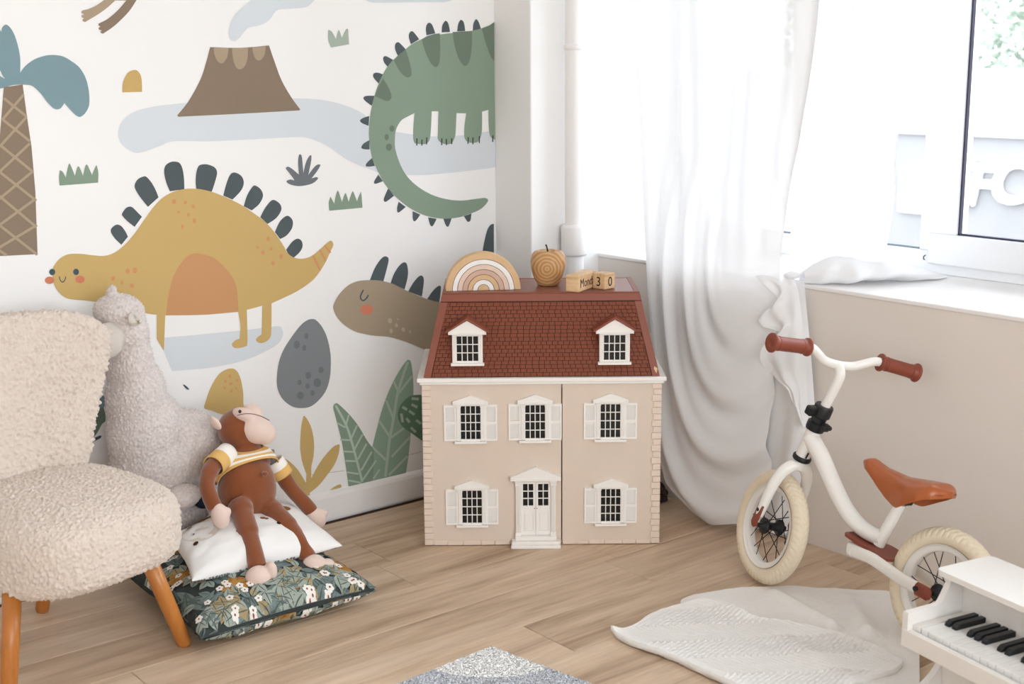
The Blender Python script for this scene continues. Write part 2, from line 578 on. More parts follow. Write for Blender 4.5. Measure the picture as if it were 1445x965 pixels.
# ------------------------------------------------------------------ mural printed on the wall
MURAL_RGB = {'teal': (126, 151, 157), 'brown': (138, 121, 104), 'tan': (170, 152, 128), 'ochre': (197, 166, 108), 'pale': (211, 216, 220), 'green': (133, 152, 133),
             'sage': (165, 178, 164), 'slate': (112, 116, 120), 'dark': (86, 94, 96), 'gold': (198, 168, 110), 'orange': (197, 147, 104), 'eye': (76, 88, 96),
             'coral': (205, 127, 99), 'dot': (204, 145, 103), 'stone': (130, 133, 136), 'sauropod': (135, 153, 135), 'stripe': (112, 126, 111), 'claw': (62, 55, 52),
             'tan2': (167, 150, 128), 'speck': (189, 174, 156), 'green2': (143, 168, 149), 'leaf_vein': (176, 192, 176), 'cactus': (104, 134, 111)}
MURAL = {
    'palm': [
        ('teal', 0, '891,13529! 896,13727 952,13860 1016,13817 1055,13740! 1084,13829 1135,13889 1203,13901 1287,13819 1364,13653 1423,13396 1447,13127 1422,12812! 1561,12968 1782,13114 2022,13193 2236,13215 2471,13180 2678,13064 2860,12913 2989,12679 3044,12421 3051,12187 3025,12000 2927,11838 2798,11747 2702,11774 2600,11870 2500,11990 2423,12085! 2383,12027 2317,11960 2232,11939 2139,11976 2008,12118 1881,12304 1752,12444 1641,12514 1457,12535! 1226,12525 1016,12468! 924,12454 789,12449 581,12375 386,12178 230,11915 136,11851 102,11963! 50,11875 -63,11834 -93,11990 -44,12299 88,12561 323,12735 618,12809 818,12800 948,12738! 1056,12670! 996,12771 958,12857 829,12929 690,13130 645,13395 705,13572 775,13616 811,13506 891,13529!'),
        ('brown', 0, '1011,12481! 1457,12537! 1494,11858! 1549,11081! 1557,10021! 1490,8512! 214,8568! 587,10252! 840,11445!'),
        ('tan', 1, '969,12205! 1467,11771! 1510,11818! 1011,12251!'),
        ('tan', 1, '895,11725! 1499,11189! 1542,11235! 938,11771!'),
        ('tan', 1, '794,11129! 1519,10459! 1563,10505! 837,11175!'),
        ('tan', 1, '706,10530! 1539,9774! 1582,9820! 748,10576!'),
        ('tan', 1, '599,10021! 1493,9142! 1538,9187! 642,10066!'),
        ('tan', 1, '494,9379! 1462,8476! 1506,8523! 536,9425!'),
        ('tan', 1, '444,8755! 736,8530! 773,8581! 481,8805!'),
        ('tan', 1, '1443,12327! 880,11743! 923,11702! 1487,12287!'),
        ('tan', 1, '1466,11803! 779,11136! 821,11093! 1509,11760!'),
        ('tan', 1, '1496,11184! 691,10526! 729,10479! 1536,11137!'),
        ('tan', 1, '1525,10533! 585,9863! 620,9812! 1561,10483!'),
        ('tan', 1, '1540,9877! 482,9222! 513,9169! 1573,9823!'),
        ('tan', 1, '1519,9244! 441,8717! 468,8661! 1547,9187!'),
    ],
    'flyer': [
        ('tan', 0, '3001,14225! 3033,14258 3181,14293 3383,14381 3589,14512! 3695,14607! 3944,14613! 3861,14500! 3650,14329 3417,14175 3162,14033 3076,13986! 3026,14008 3017,14047! 3062,14066! 2997,14106 3013,14152! 3069,14162! 3004,14198'),
        ('brown', 0, '3409,13955! 3477,13984 3657,14074 3920,14276 4164,14525! 4246,14620! 4500,14626! 4418,14531! 4250,14305 4033,14091 3768,13878 3508,13718! 3454,13736 3442,13771! 3483,13789! 3406,13821 3414,13863! 3457,13882! 3406,13914'),
        ('tan', 0, '3849,14506! 4150,14513! 4271,14621! 3894,14612!'),
    ],
    'rock': [
        ('ochre', 0, '3899,12309! 3934,12549 4058,12764 4217,12842 4338,12818 4420,12656 4416,12311!'),
    ],
    'cloud': [
        ('pale', -1, '3727,11321 3824,11577 4115,11799 4622,11930 5519,12007 6985,12050 8818,12052 9850,11953 10758,11673 11406,11261 12011,11041 13849,10835 16084,10995! 16073,9890! 15703,9838 13827,9765 12669,9776 11650,9854 11016,10056 10398,10319 9800,10705 9357,10904 8844,11020 7624,11019 6251,11014 5202,11058 4811,10956 4361,10829 4111,10823 3874,10968 3751,11147'),
    ],
    'volcano': [
        ('brown', 0, '6335,13402! 7193,13385 8040,13447! 8182,13038 8372,12545 8639,12106 8914,11755! 8876,11731! 6966,11693 5350,11669! 5320,11705! 5652,12051 6010,12577 6201,13019'),
        ('tan', 1, '6434,13385! 6855,13385! 6809,13165 6714,13034 6618,12993 6515,13059 6444,13225'),
        ('tan', 1, '6955,13379! 7419,13385! 7384,13103 7291,12910 7150,12833 7032,12912 6962,13134'),
        ('tan', 1, '7544,13398! 7941,13428! 7904,13234 7813,13101 7699,13059 7606,13132 7552,13283'),
    ],
    'smoke': [
        ('pale', 0, '7630,14653! 7296,14392 7022,14135 6896,13830 6908,13627 7031,13551 7198,13654 7444,13886 7801,13966 8076,14098 8297,14334 8541,14390 9032,14425 9282,14482 9541,14697!'),
        ('pale', 0, '11052,14732! 11246,14628 11613,14614 12988,14660 13771,14676 14061,14733 14172,14804!'),
    ],
    'grass': [
        ('green', 0, '2156,10123! 2157,10315 2192,10493! 2261,10441 2322,10305! 2409,10593 2445,10631 2487,10535 2554,10332! 2624,10528 2661,10553 2703,10484 2752,10320! 2833,10557 2877,10584 2925,10485 2981,10326! 3081,10517 3117,10550 3146,10365 3121,10134! 2594,10128'),
        ('sage', 0, '9954,13394! 9872,13594 9883,13863! 9993,13814 10113,13621! 10197,13847 10241,13829 10303,13647! 10448,13881 10517,13888! 10532,13483!'),
        ('green', 0, '9716,8952! 9710,9182 9770,9342! 9884,9137! 9972,9426 10028,9475 10139,9165! 10224,9357 10280,9393 10357,9156! 10475,9407 10523,9423 10638,9150! 10748,9362 10788,9373 10813,8958!'),
    ],
    'fern': [
        ('slate', 0, '8398,9849 8531,9892 8640,9866 8502,10065 8399,10198 8474,10239 8616,10155 8793,10004! 8785,10337 8816,10526 8868,10549 8909,10458 8935,10041! 9028,10324 9147,10497 9206,10494 9184,10316 9088,9987! 9321,10213 9451,10251 9471,10205 9352,10050 9180,9879! 9346,9908 9381,9854 9189,9737 8816,9695 8524,9752'),
    ],
    'yellow_dinosaur': [
        ('dark', -1, '5000,9800! 4916,10042 4876,10290 4920,10451 5057,10536 5191,10543 5310,10502 5380,10365 5410,10115 5403,9826!'),
        ('dark', -1, '4385,9446! 4196,9700 4081,9910 4072,10032 4162,10158 4316,10216 4401,10195 4522,10045 4618,9855 4683,9667!'),
        ('dark', -1, '3996,8970! 3814,9127 3696,9269 3690,9330 3794,9454 3903,9486 3986,9450 4106,9319 4206,9209!'),
        ('dark', -1, '5735,9815! 5731,10013 5767,10240 5833,10392 5949,10434 6109,10419 6288,10337 6351,10207 6293,10000 6172,9713!'),
        ('dark', -1, '3614,8548! 3456,8726 3365,8889 3394,8990 3520,9062 3639,9021 3738,8884 3801,8735!'),
        ('dark', -1, '6496,9589! 6588,9860 6717,10113 6855,10174 7044,10076 7112,9898 7023,9693 6759,9466!'),
        ('dark', -1, '7079,9269! 7191,9542 7360,9760 7460,9789 7613,9673 7664,9493 7534,9289 7308,9139!'),
        ('dark', -1, '7556,8939! 7708,9170 7898,9352 8019,9362 8176,9243 8201,9080 8036,8877 7767,8740!'),
        ('dark', -1, '7978,8504! 8132,8762 8302,8892 8426,8901 8543,8765 8513,8568 8340,8383 8131,8299!'),
        ('dark', -1, '8301,7986! 8496,8187 8665,8260 8788,8198 8823,8048 8732,7891 8538,7752! 8395,7795!'),
        ('gold', 0, '1820,8020 1848,8157 2002,8334 2222,8435 2524,8424 2844,8358 3133,8313 3395,8359 3686,8529 3987,8808 4234,9094 4502,9398 4767,9632 5067,9774 5365,9828 5602,9831 5860,9796 6197,9700 6597,9525 7001,9310 7367,9056 7696,8801 7983,8470 8228,8099 8330,7914 8479,7782 8699,7702 8924,7700 9130,7759 9388,7914 9648,8090 9764,8099 9805,7976 9706,7805 9508,7483 9219,7153 8937,6963 8500,6773 7781,6560! 7739,5834 7692,5622 7555,5522 7380,5506 7255,5602 7324,5691 7435,5736! 7497,6534! 7279,6502 7020,6475! 6996,5598 6904,5474 6627,5473 6527,5585 6638,5686 6767,5708! 6806,6054 6764,6448! 5707,6501 4672,6611! 4574,5686! 4399,6029! 4440,6658! 4117,6754 3864,6987 3682,7100! 3123,7129 2600,7245 2140,7352 1924,7553 1820,7793'),
        ('orange', 0.5, '4688,6616! 4814,7192 4962,7599 5143,7869 5383,8096 5635,8141 5924,8064 6172,7942 6455,7659 6676,7339 6759,7012 6769,6462! 6346,6470 5749,6496'),
        ('eye', 1, '1887,8036 1866,7988 1820,7966 1772,7980 1743,8024 1747,8078 1782,8115 1832,8119 1874,8088'),
        ('eye', 1, '2476,7978 2456,7929 2411,7906 2363,7921 2334,7965 2338,8019 2373,8057 2422,8062 2463,8030'),
        ('coral', 1, '1849,7837 1817,7781 1745,7758 1668,7777 1621,7830 1626,7892 1680,7934 1759,7936 1826,7898'),
        ('coral', 1, '2608,7776 2576,7720 2503,7696 2423,7716 2374,7769 2379,7832 2435,7875 2516,7877 2585,7838'),
        ('eye', 1, '1966,7919! 1979,7836 2016,7774 2066,7762 2118,7808 2149,7894! 2127,7902! 2099,7820 2057,7784 2031,7791 2000,7843 1989,7921!'),
        ('dot', 1, '3790,7861 3775,7820 3741,7801 3705,7813 3683,7849 3687,7894 3713,7926 3750,7930 3781,7904'),
        ('dot', 1, '3986,7859 3969,7813 3931,7792 3891,7805 3867,7846 3871,7896 3900,7932 3941,7937 3975,7908'),
        ('dot', 1, '3383,7717 3369,7680 3341,7662 3311,7672 3293,7706 3296,7747 3318,7776 3349,7780 3375,7756'),
        ('dot', 1, '3602,7588 3591,7557 3567,7543 3542,7551 3527,7579 3530,7613 3548,7637 3574,7640 3595,7621'),
        ('dot', 1, '3875,7479 3859,7443 3826,7427 3789,7438 3767,7471 3770,7511 3796,7538 3833,7541 3864,7518'),
        ('dot', 1, '5152,9525 5136,9486 5100,9467 5062,9477 5039,9512 5041,9554 5069,9585 5108,9589 5141,9566'),
        ('dot', 1, '5450,9479 5439,9453 5414,9441 5387,9448 5371,9471 5372,9499 5391,9519 5419,9522 5442,9507'),
        ('dot', 1, '5663,9364 5651,9332 5626,9317 5599,9325 5583,9352 5585,9386 5604,9411 5632,9415 5655,9397'),
        ('dot', 1, '5242,9248 5232,9225 5209,9214 5183,9220 5168,9241 5169,9266 5187,9285 5213,9287 5235,9273'),
        ('dot', 1, '5514,9161 5503,9129 5480,9114 5454,9122 5439,9149 5441,9184 5459,9209 5486,9213 5507,9194'),
        ('dot', 1, '5679,8990 5666,8948 5638,8927 5608,8938 5590,8975 5593,9020 5615,9054 5646,9059 5671,9034'),
        ('dot', 1, '5324,8861 5314,8829 5291,8812 5268,8821 5253,8849 5256,8885 5273,8911 5298,8915 5318,8896'),
        ('dot', 1, '7807,8331 7795,8293 7768,8274 7738,8284 7720,8318 7723,8360 7744,8390 7774,8394 7799,8371'),
        ('dot', 1, '7464,8132 7454,8112 7432,8103 7408,8109 7394,8127 7395,8149 7411,8165 7436,8166 7456,8153'),
        ('dot', 1, '7871,8055 7861,8028 7839,8015 7814,8023 7800,8047 7801,8076 7818,8097 7843,8100 7864,8084'),
        ('dot', 1, '7640,7972 7625,7936 7591,7920 7554,7930 7530,7962 7532,8002 7559,8029 7597,8033 7629,8010'),
        ('dot', 1, '8186,7811 8172,7770 8142,7751 8109,7762 8090,7798 8092,7843 8115,7875 8148,7879 8176,7854'),
        ('dot', 1, '7929,7654 7915,7616 7885,7598 7853,7608 7833,7643 7835,7685 7858,7715 7891,7719 7919,7695'),
        ('dot', 1, '9108,7743! 9319,7299! 9382,7318! 9170,7763!'),
        ('dot', 1, '9331,7886! 9518,7541! 9572,7560! 9384,7905!'),
        ('dot', 1, '9496,7986! 9681,7760! 9729,7788! 9544,8014!'),
    ],
    'shadow': [
        ('pale', -2, '4618,6034! 5718,5977 7107,5922 7919,5906 8075,5795 8090,5628 7942,5420 7569,5265 6886,5097 6007,5044 5368,5072 4766,5119! 4575,5670!'),
    ],
    'leaf': [
        ('eye', 0, '5047,4709! 5106,4687 5201,4589 5218,4541! 5133,4587'),
        ('teal', 0, '7291,2435! 7614,2447 7669,2377 7664,2139 7591,1974! 7399,2012!'),
        ('teal', 0, '2223,4863! 2881,4755 2846,4438 2531,4399 2181,4300!'),
        ('stripe', 1, '2164,4073! 2766,4451 2876,4363 2881,4107 2782,4032 2553,3749 2130,3620!'),
        ('dark', 2, '2130,3620! 2480,3693 2692,3747 2743,3737 2722,3683 2591,3637 2120,3483!'),
    ],
    'yellow_egg': [
        ('gold', 0, '5627,3970 5664,4126 5845,4518 6105,4834 6390,4934 6598,4876 6727,4641 6791,4235 6783,3939 6771,3576 6250,3667 5842,3868'),
        ('dot', 1, '6456,4722 6446,4694 6425,4682 6401,4691 6387,4717 6389,4748 6406,4769 6429,4771 6449,4752'),
        ('dot', 1, '6316,4600 6306,4576 6285,4566 6262,4574 6248,4597 6249,4624 6265,4642 6289,4643 6309,4626'),
        ('dot', 1, '6653,4573 6645,4554 6628,4545 6609,4552 6598,4571 6599,4593 6612,4608 6631,4609 6647,4595'),
        ('dot', 1, '6479,4502 6468,4479 6442,4469 6414,4478 6397,4502 6398,4528 6418,4546 6446,4546 6471,4529'),
        ('dot', 1, '6278,4423 6270,4403 6253,4395 6235,4402 6223,4421 6225,4443 6238,4458 6257,4459 6272,4445'),
        ('dot', 1, '6613,4363 6605,4343 6588,4335 6569,4341 6558,4360 6559,4383 6572,4398 6591,4399 6607,4385'),
        ('dot', 1, '6475,4306 6466,4282 6444,4272 6421,4281 6407,4304 6408,4330 6425,4348 6449,4349 6469,4333'),
    ],
    'grey_egg': [
        ('stone', 0, '9009,5969 9150,5926 9322,5740 9472,5451 9566,5087 9598,4698 9550,4223 9408,3858 9161,3608 8866,3464 8545,3477 8266,3581 7997,3832 7856,4139 7843,4455 7926,4880 8098,5230 8393,5580 8649,5827 8848,5942'),
        ('slate', 1, '8896,5499 8878,5447 8837,5424 8793,5440 8765,5488 8768,5546 8799,5586 8845,5590 8883,5556'),
        ('slate', 1, '8611,5293 8585,5224 8525,5194 8460,5216 8420,5281 8423,5358 8469,5410 8535,5415 8592,5368'),
        ('slate', 1, '8815,5170 8797,5120 8756,5098 8711,5114 8684,5160 8686,5216 8717,5255 8763,5258 8801,5225'),
        ('slate', 1, '9345,4457 9323,4402 9272,4379 9217,4398 9183,4450 9185,4511 9224,4552 9280,4555 9328,4517'),
        ('slate', 1, '8933,4363 8909,4301 8852,4275 8791,4296 8753,4356 8756,4425 8798,4471 8861,4474 8914,4431'),
        ('slate', 1, '8623,4207 8604,4159 8561,4138 8515,4155 8485,4202 8488,4255 8521,4292 8568,4294 8609,4260'),
        ('slate', 1, '9243,4100 9211,4018 9139,3983 9060,4012 9011,4090 9015,4182 9070,4244 9150,4247 9219,4190'),
        ('slate', 1, '8870,4066 8852,4019 8811,4000 8766,4016 8738,4061 8741,4113 8772,4148 8818,4150 8857,4117'),
        ('slate', 1, '9029,3835 9010,3787 8967,3766 8919,3784 8890,3831 8892,3885 8925,3922 8973,3923 9015,3889'),
        ('slate', 1, '8674,3820 8645,3754 8578,3728 8505,3753 8460,3818 8463,3891 8514,3940 8588,3940 8651,3893'),
    ],
    'gold_plant': [
        ('gold', 0, '8568,883! 8578,957! 8343,1108 8120,1338 7902,1640 7753,1942 7712,2115 7733,2200! 7814,2194 8022,2084 8244,1874 8433,1624 8635,1252! 8657,1517! 8544,1875 8493,2219 8501,2550 8551,2932 8638,3233! 8678,3226! 8797,3039 8902,2748 8947,2376 8915,2016 8827,1712! 8812,1363! 9044,1684 9294,1942 9578,2149 9771,2190! 9793,2124 9742,1886 9592,1606 9339,1347 9053,1097 8739,932! 8754,867!'),
        ('gold', 0, '9406,874! 9566,949 9759,981 9810,923 9794,873!'),
    ],
    'green_leaves': [
        ('green', 0, '10052,796! 9945,1711 9844,2350 9674,3081 9620,3330 9702,3416 9809,3372 10144,3022 10433,2640 10721,2142 10903,1884! 10966,1782! 10903,662!'),
        ('leaf_vein', 1, '9665,3350! 9996,2704 10174,2145 10351,1443 10484,899! 10564,901! 10429,1446 10251,2151 10069,2719 9735,3370!'),
        ('leaf_vein', 1, '10105,3014! 10005,2746! 10062,2721! 10162,2990!'),
        ('leaf_vein', 1, '10380,2660! 10165,2301! 10219,2269! 10435,2629!'),
        ('leaf_vein', 1, '10558,2355! 10260,1952! 10312,1917! 10611,2320!'),
        ('leaf_vein', 1, '10691,2049! 10370,1632! 10422,1596! 10743,2013!'),
        ('leaf_vein', 1, '10862,1770! 10470,1272! 10522,1234! 10914,1733!'),
        ('leaf_vein', 1, '11009,1482! 10527,982! 10577,942! 11059,1441!'),
        ('leaf_vein', 1, '11118,1179! 10886,931! 10937,890! 11169,1138!'),
        ('leaf_vein', 1, '9724,2809! 9990,2630! 10020,2671! 9754,2850!'),
        ('leaf_vein', 1, '9816,2293! 10188,2206! 10193,2258! 9821,2345!'),
        ('leaf_vein', 1, '9901,1924! 10260,1837! 10266,1889! 9907,1976!'),
        ('leaf_vein', 1, '9966,1627! 10341,1539! 10346,1592! 9970,1679!'),
        ('leaf_vein', 1, '9999,1273! 10400,1138! 10411,1189! 10010,1324!'),
        ('leaf_vein', 1, '10039,1019! 10476,852! 10489,902! 10053,1069!'),
        ('green2', -1, '10903,1884! 11034,2264 11262,2896 11540,3475 11869,3959 12141,4253 12275,4323 12368,4219 12421,3784 12423,3241 12331,2438 12274,1899 12195,1363 12089,862! 12041,655! 10828,723! 10941,1787!'),
        ('leaf_vein', -0.5, '12202,4280! 12005,3861 11804,3351 11623,2570 11473,1963 11376,1390 11298,904! 11392,876! 11470,1362 11566,1934 11716,2540 11896,3319 12095,3822 12291,4240!'),
        ('leaf_vein', -0.5, '12362,3838! 11872,3398! 11937,3343! 12428,3784!'),
        ('leaf_vein', -0.5, '11687,3740! 11841,3411! 11918,3429! 11764,3758!'),
        ('leaf_vein', -0.5, '11399,3217! 11633,2638! 11711,2651! 11477,3230!'),
        ('leaf_vein', -0.5, '11141,2628! 11489,2093! 11560,2120! 11211,2656!'),
        ('leaf_vein', -0.5, '10864,1888! 11393,1333! 11452,1374! 10922,1929!'),
        ('leaf_vein', -0.5, '12061,2310! 11551,2085! 11599,2018! 12110,2243!'),
        ('leaf_vein', -0.5, '12239,1977! 11554,1489! 11614,1428! 12300,1915!'),
        ('leaf_vein', -0.5, '12138,1400! 11433,944! 11490,880! 12198,1336!'),
    ],
    'cactus': [
        ('cactus', 2, '12972,3129! 12433,3217 12163,3148 11946,2981 11844,2750 11880,2518 12033,2286 12295,2079 12677,1769! 13373,1321! 13410,3034!'),
        ('leaf_vein', 3, '12345,3087! 12612,3024! 12622,3104! 12355,3166!'),
        ('leaf_vein', 3, '12322,2913! 12534,2786! 12580,2852! 12367,2978!'),
        ('leaf_vein', 3, '11982,2895! 12155,2775! 12206,2836! 12034,2956!'),
        ('leaf_vein', 3, '12220,2733! 12415,2581! 12472,2639! 12277,2791!'),
        ('leaf_vein', 3, '11918,2731! 11963,2451! 12058,2447! 12012,2728!'),
        ('leaf_vein', 3, '12108,2535! 12221,2378! 12300,2413! 12186,2570!'),
        ('leaf_vein', 3, '12469,2403! 12649,2257! 12709,2313! 12528,2459!'),
        ('leaf_vein', 3, '12265,2214! 12449,2030! 12517,2077! 12333,2262!'),
    ],
    'brown_dinosaur': [
        ('tan2', 0, '9736,6176 9771,6330 9945,6563 10246,6783 10583,6873 11033,6857 11411,6791 11792,6662 12176,6456 12527,6285 13003,6074 13610,5876 14865,5590! 14837,3788! 13990,4087 12945,4520 12368,4799 11938,4985 11552,5120 11092,5214 10754,5309 10420,5434 10094,5653 9847,5924'),
        ('dark', -1, '10995,6861! 11157,7165 11354,7401 11529,7497 11660,7404 11574,7090 11460,6779!'),
        ('dark', -1, '11704,6688! 11840,6965 12041,7188 12218,7258 12313,7145 12325,6850 12196,6454!'),
        ('dark', -1, '12324,6380! 12496,6602 12699,6777 12839,6789 12895,6624 12812,6170!'),
        ('dark', -1, '13003,6074! 13210,6291 13416,6418 13517,6357 13446,5895!'),
        ('dark', -1, '13732,5827! 13862,6082 14113,6189 14236,6006 14229,5666!'),
        ('eye', 1, '10739,6616! 10642,6457 10644,6346 10743,6271 10863,6322 10945,6422! 10904,6448! 10828,6354 10742,6313 10688,6359 10688,6440 10782,6593!'),
        ('coral', 1, '11068,5989 11015,5899 10886,5864 10742,5900 10651,5989 10654,6090 10751,6156 10896,6156 11021,6090'),
        ('speck', 1, '11725,5578 11706,5529 11662,5508 11612,5524 11581,5569 11583,5623 11617,5660 11666,5663 11709,5630'),
        ('speck', 1, '11959,5591 11952,5575 11933,5568 11912,5574 11899,5589 11899,5607 11913,5619 11934,5620 11953,5609'),
        ('speck', 1, '11931,5416 11917,5380 11884,5364 11847,5376 11824,5410 11826,5450 11850,5478 11887,5480 11919,5456'),
        ('speck', 1, '12174,5252 12158,5211 12120,5194 12078,5207 12052,5246 12053,5291 12081,5322 12124,5324 12161,5297'),
        ('speck', 1, '11743,5269 11727,5223 11689,5202 11648,5216 11622,5259 11623,5311 11652,5347 11694,5350 11730,5320'),
        ('speck', 1, '12390,5157 12381,5128 12359,5115 12335,5124 12320,5150 12321,5182 12337,5204 12362,5207 12382,5188'),
    ],
    'green_dinosaur': [
        ('sauropod', 0, '15674,14124! 15457,14040 15082,13934 14711,13869 14267,13825 13752,13781 13321,13718 12943,13617 12618,13478 12318,13280 11996,13065 11772,12851 11547,12540 11343,12131 11184,11644 11109,11193 11099,10897 11166,10398 11300,10091 11528,9676 11787,9356 12052,9113 12394,8863 12793,8647 13173,8513 13639,8425 14166,8416 14622,8488 15058,8606 15307,8782 15336,8888 15200,8940! 14791,8925 14308,8916 13782,8995 13266,9155 12811,9392 12441,9683 12177,10044 11994,10519 11979,10842 12036,11120 12215,11355 12465,11468 12683,11552! 12627,11038 12644,10733 12793,10666 13046,10655 13201,10772 13260,11117 13296,11585! 13539,11578! 13505,11006 13508,10759 13711,10627 13998,10635 14133,10837 14164,11085 14198,11508! 14553,11488! 14479,11074 14487,10761 14658,10628 14980,10635 15118,10841 15149,11156 15154,11523! 15398,11569! 15405,11041 15470,10764 15688,10648! 15761,12296!'),
        ('dark', -1, '13162,13741! 13143,13925 13192,14055 13287,14093 13379,14020 13477,13798!'),
        ('dark', -1, '13705,13826! 13733,14024 13854,14156 13957,14064 14005,13840!'),
        ('dark', -1, '14265,13861! 14308,14068 14407,14189 14517,14108 14562,13871!'),
        ('dark', -1, '14841,13884! 14869,14093 14969,14216 15067,14134 15148,13944!'),
        ('dark', -1, '12609,13487! 12545,13663 12562,13792 12655,13855 12768,13775 12903,13628!'),
        ('dark', -1, '12149,13168! 12063,13351 12077,13497 12168,13544 12258,13497 12422,13351!'),
        ('dark', -1, '11810,12851! 11680,12987 11652,13114 11752,13158 12018,13040!'),
        ('dark', -1, '11483,12398! 11311,12572 11314,12681 11448,12708 11647,12651!'),
        ('dark', -1, '11219,11796! 11003,11940 10953,12025 11051,12073 11339,12071!'),
        ('dark', -1, '11098,11241! 10893,11322 10817,11397 10920,11467 11129,11516!'),
        ('dark', -1, '11107,10843! 10918,10759 10835,10652 10912,10600 11111,10584!'),
        ('dark', -1, '11183,10339! 11010,10218 10963,10127 11073,10103 11274,10111!'),
        ('dark', -1, '11379,9862! 11261,9719 11227,9634 11303,9607 11530,9665!'),
        ('dark', -1, '11706,9446! 11576,9228 11545,9116 11626,9073 11905,9225!'),
        ('dark', -1, '12052,9043! 11996,8856 12020,8731 12123,8762 12303,8872!'),
        ('dark', -1, '12543,8731! 12538,8545 12582,8433 12677,8465 12814,8610!'),
        ('dark', -1, '13093,8510! 13151,8302 13212,8235 13280,8261 13405,8439!'),
        ('dark', -1, '13647,8428! 13731,8236 13794,8171 13858,8206 13961,8416!'),
        ('dark', -1, '14418,8440! 14526,8292 14590,8255 14667,8301 14705,8498!'),
        ('stripe', 1, '12987,13629! 13082,13332 13261,12997 13456,12845 13591,12957 13637,13332 13633,13799! 13467,13787! 13184,13722!'),
        ('stripe', 1, '14096,13840! 14152,13483 14314,13067 14530,12868 14704,13027 14799,13447 14806,13876!'),
        ('stripe', 1, '15173,13952! 15307,13563 15502,13139 15662,12995! 15666,14141! 15463,14043!'),
        ('stripe', 1, '12009,13040! 12191,12745 12414,12576 12576,12593 12603,12741 12520,13074 12413,13351! 12204,13204!'),
        ('stripe', 1, '11621,12542! 11793,12308 11890,12085 11873,11975 11736,11915 11338,12060! 11458,12314!'),
        ('stripe', 1, '11971,11136 11949,11080 11897,11051 11839,11064 11803,11112 11804,11173 11844,11218 11902,11227 11952,11195'),
        ('stripe', 1, '11768,10901 11750,10845 11706,10816 11657,10828 11627,10876 11629,10937 11662,10983 11711,10992 11753,10960'),
        ('stripe', 1, '11869,10613 11842,10549 11779,10518 11709,10533 11665,10588 11667,10657 11715,10707 11785,10716 11846,10679'),
        ('claw', 1, '12729,10826! 12719,10621! 12756,10619! 12766,10824!'),
        ('claw', 1, '12906,10788! 12897,10610! 12935,10607! 12944,10786!'),
        ('claw', 1, '13078,10842! 13068,10637! 13106,10634! 13115,10840!'),
        ('claw', 1, '13620,10798! 13611,10594! 13650,10592! 13659,10795!'),
        ('claw', 1, '13779,10767! 13790,10585! 13829,10585! 13818,10767!'),
        ('claw', 1, '13983,10783! 13980,10605! 14019,10603! 14022,10781!'),
        ('claw', 1, '14603,10790! 14584,10591! 14624,10588! 14642,10786!'),
        ('claw', 1, '14776,10771! 14768,10567! 14808,10565! 14816,10768!'),
        ('claw', 1, '15017,10804! 15014,10592! 15054,10590! 15058,10802!'),
        ('claw', 1, '15539,10808! 15527,10610! 15567,10607! 15580,10805!'),
    ],
    'tail': [
        ('dark', 0, '15109,7293! 15201,7651 15308,7946 15439,8098 15568,8116! 15558,7210!'),
    ],
}
NAMES = {'palm': 'painted_palm_tree', 'flyer': 'painted_flying_reptile', 'rock': 'painted_rock', 'cloud': 'painted_stream', 'volcano': 'painted_volcano',
         'smoke': 'painted_smoke', 'grass': 'painted_grass', 'fern': 'painted_fern', 'yellow_dinosaur': 'painted_yellow_dinosaur', 'shadow': 'painted_puddle',
         'leaf': 'painted_leaf', 'yellow_egg': 'painted_yellow_egg', 'grey_egg': 'painted_grey_egg', 'gold_plant': 'painted_gold_plant', 'green_leaves': 'painted_green_leaves',
         'cactus': 'painted_cactus', 'brown_dinosaur': 'painted_brown_dinosaur', 'green_dinosaur': 'painted_green_dinosaur', 'tail': 'painted_spike'}
APART = {'grass', 'leaf', 'smoke', 'rock'}
for motif, shapes in MURAL.items():
    groups = [[sh] for sh in shapes] if motif in APART else [shapes]
    for g in groups:
        mb = MB()
        cols = []
        for si, (cname, layer, txt) in enumerate(g):
            if cname not in cols: cols.append(cname)
            pts = []
            for t in txt.split():
                c = t.endswith('!')
                a, b = t.rstrip('!').split(',')
                pts.append((1 + int(a) / 10000, int(b) / 10000, c))
            out = catmull(pts, 6)
            # clip to the wall and to the top of the skirting
            out = [(min(a, 2.5645), max(b, 0.080)) for a, b in out]
            base = {'cloud': 0, 'shadow': 0, 'green_leaves': 2}.get(motif, 1)
            d = 0.0007 + 0.00010 * (layer * 2 + base * 2) + si * 4e-6
            tri = tessellate_polygon([[Vector((a, b, 0)) for a, b in out]])
            mb.add([(a, YW - d, b) for a, b in out], [tuple(q) for q in tri], cols.index(cname))
        ms = [mat('mural_' + c, MURAL_RGB[c], 0.85, 0.1, 0.02, 8) for c in cols]
        o = mb.build(NAMES[motif], ms, wall_left)

# ------------------------------------------------------------------ heating pipe in the corner
pipe = thing('heating_pipe', 'white painted vertical heating pipe with a collar in the corner beside window', 'pipe', (2.700, 3.012, 0))
MB().lathe([(0.0, 0.0), (0.029, 0.0), (0.029, 2.75), (0.0, 2.75)], 24).build('pipe_tube', M_TRIM, pipe, smooth=True, mods=[('EDGE_SPLIT', {})])
MB().lathe([(0.029, 0.722), (0.038, 0.724), (0.040, 0.73), (0.040, 0.808), (0.038, 0.815), (0.029, 0.818)], 24).build('collar', M_TRIM, pipe, smooth=True)
MB().lathe([(0.029, 1.330), (0.032, 1.333), (0.032, 1.345), (0.029, 1.348)], 24).build('joint_ring', M_TRIM, pipe, smooth=True)

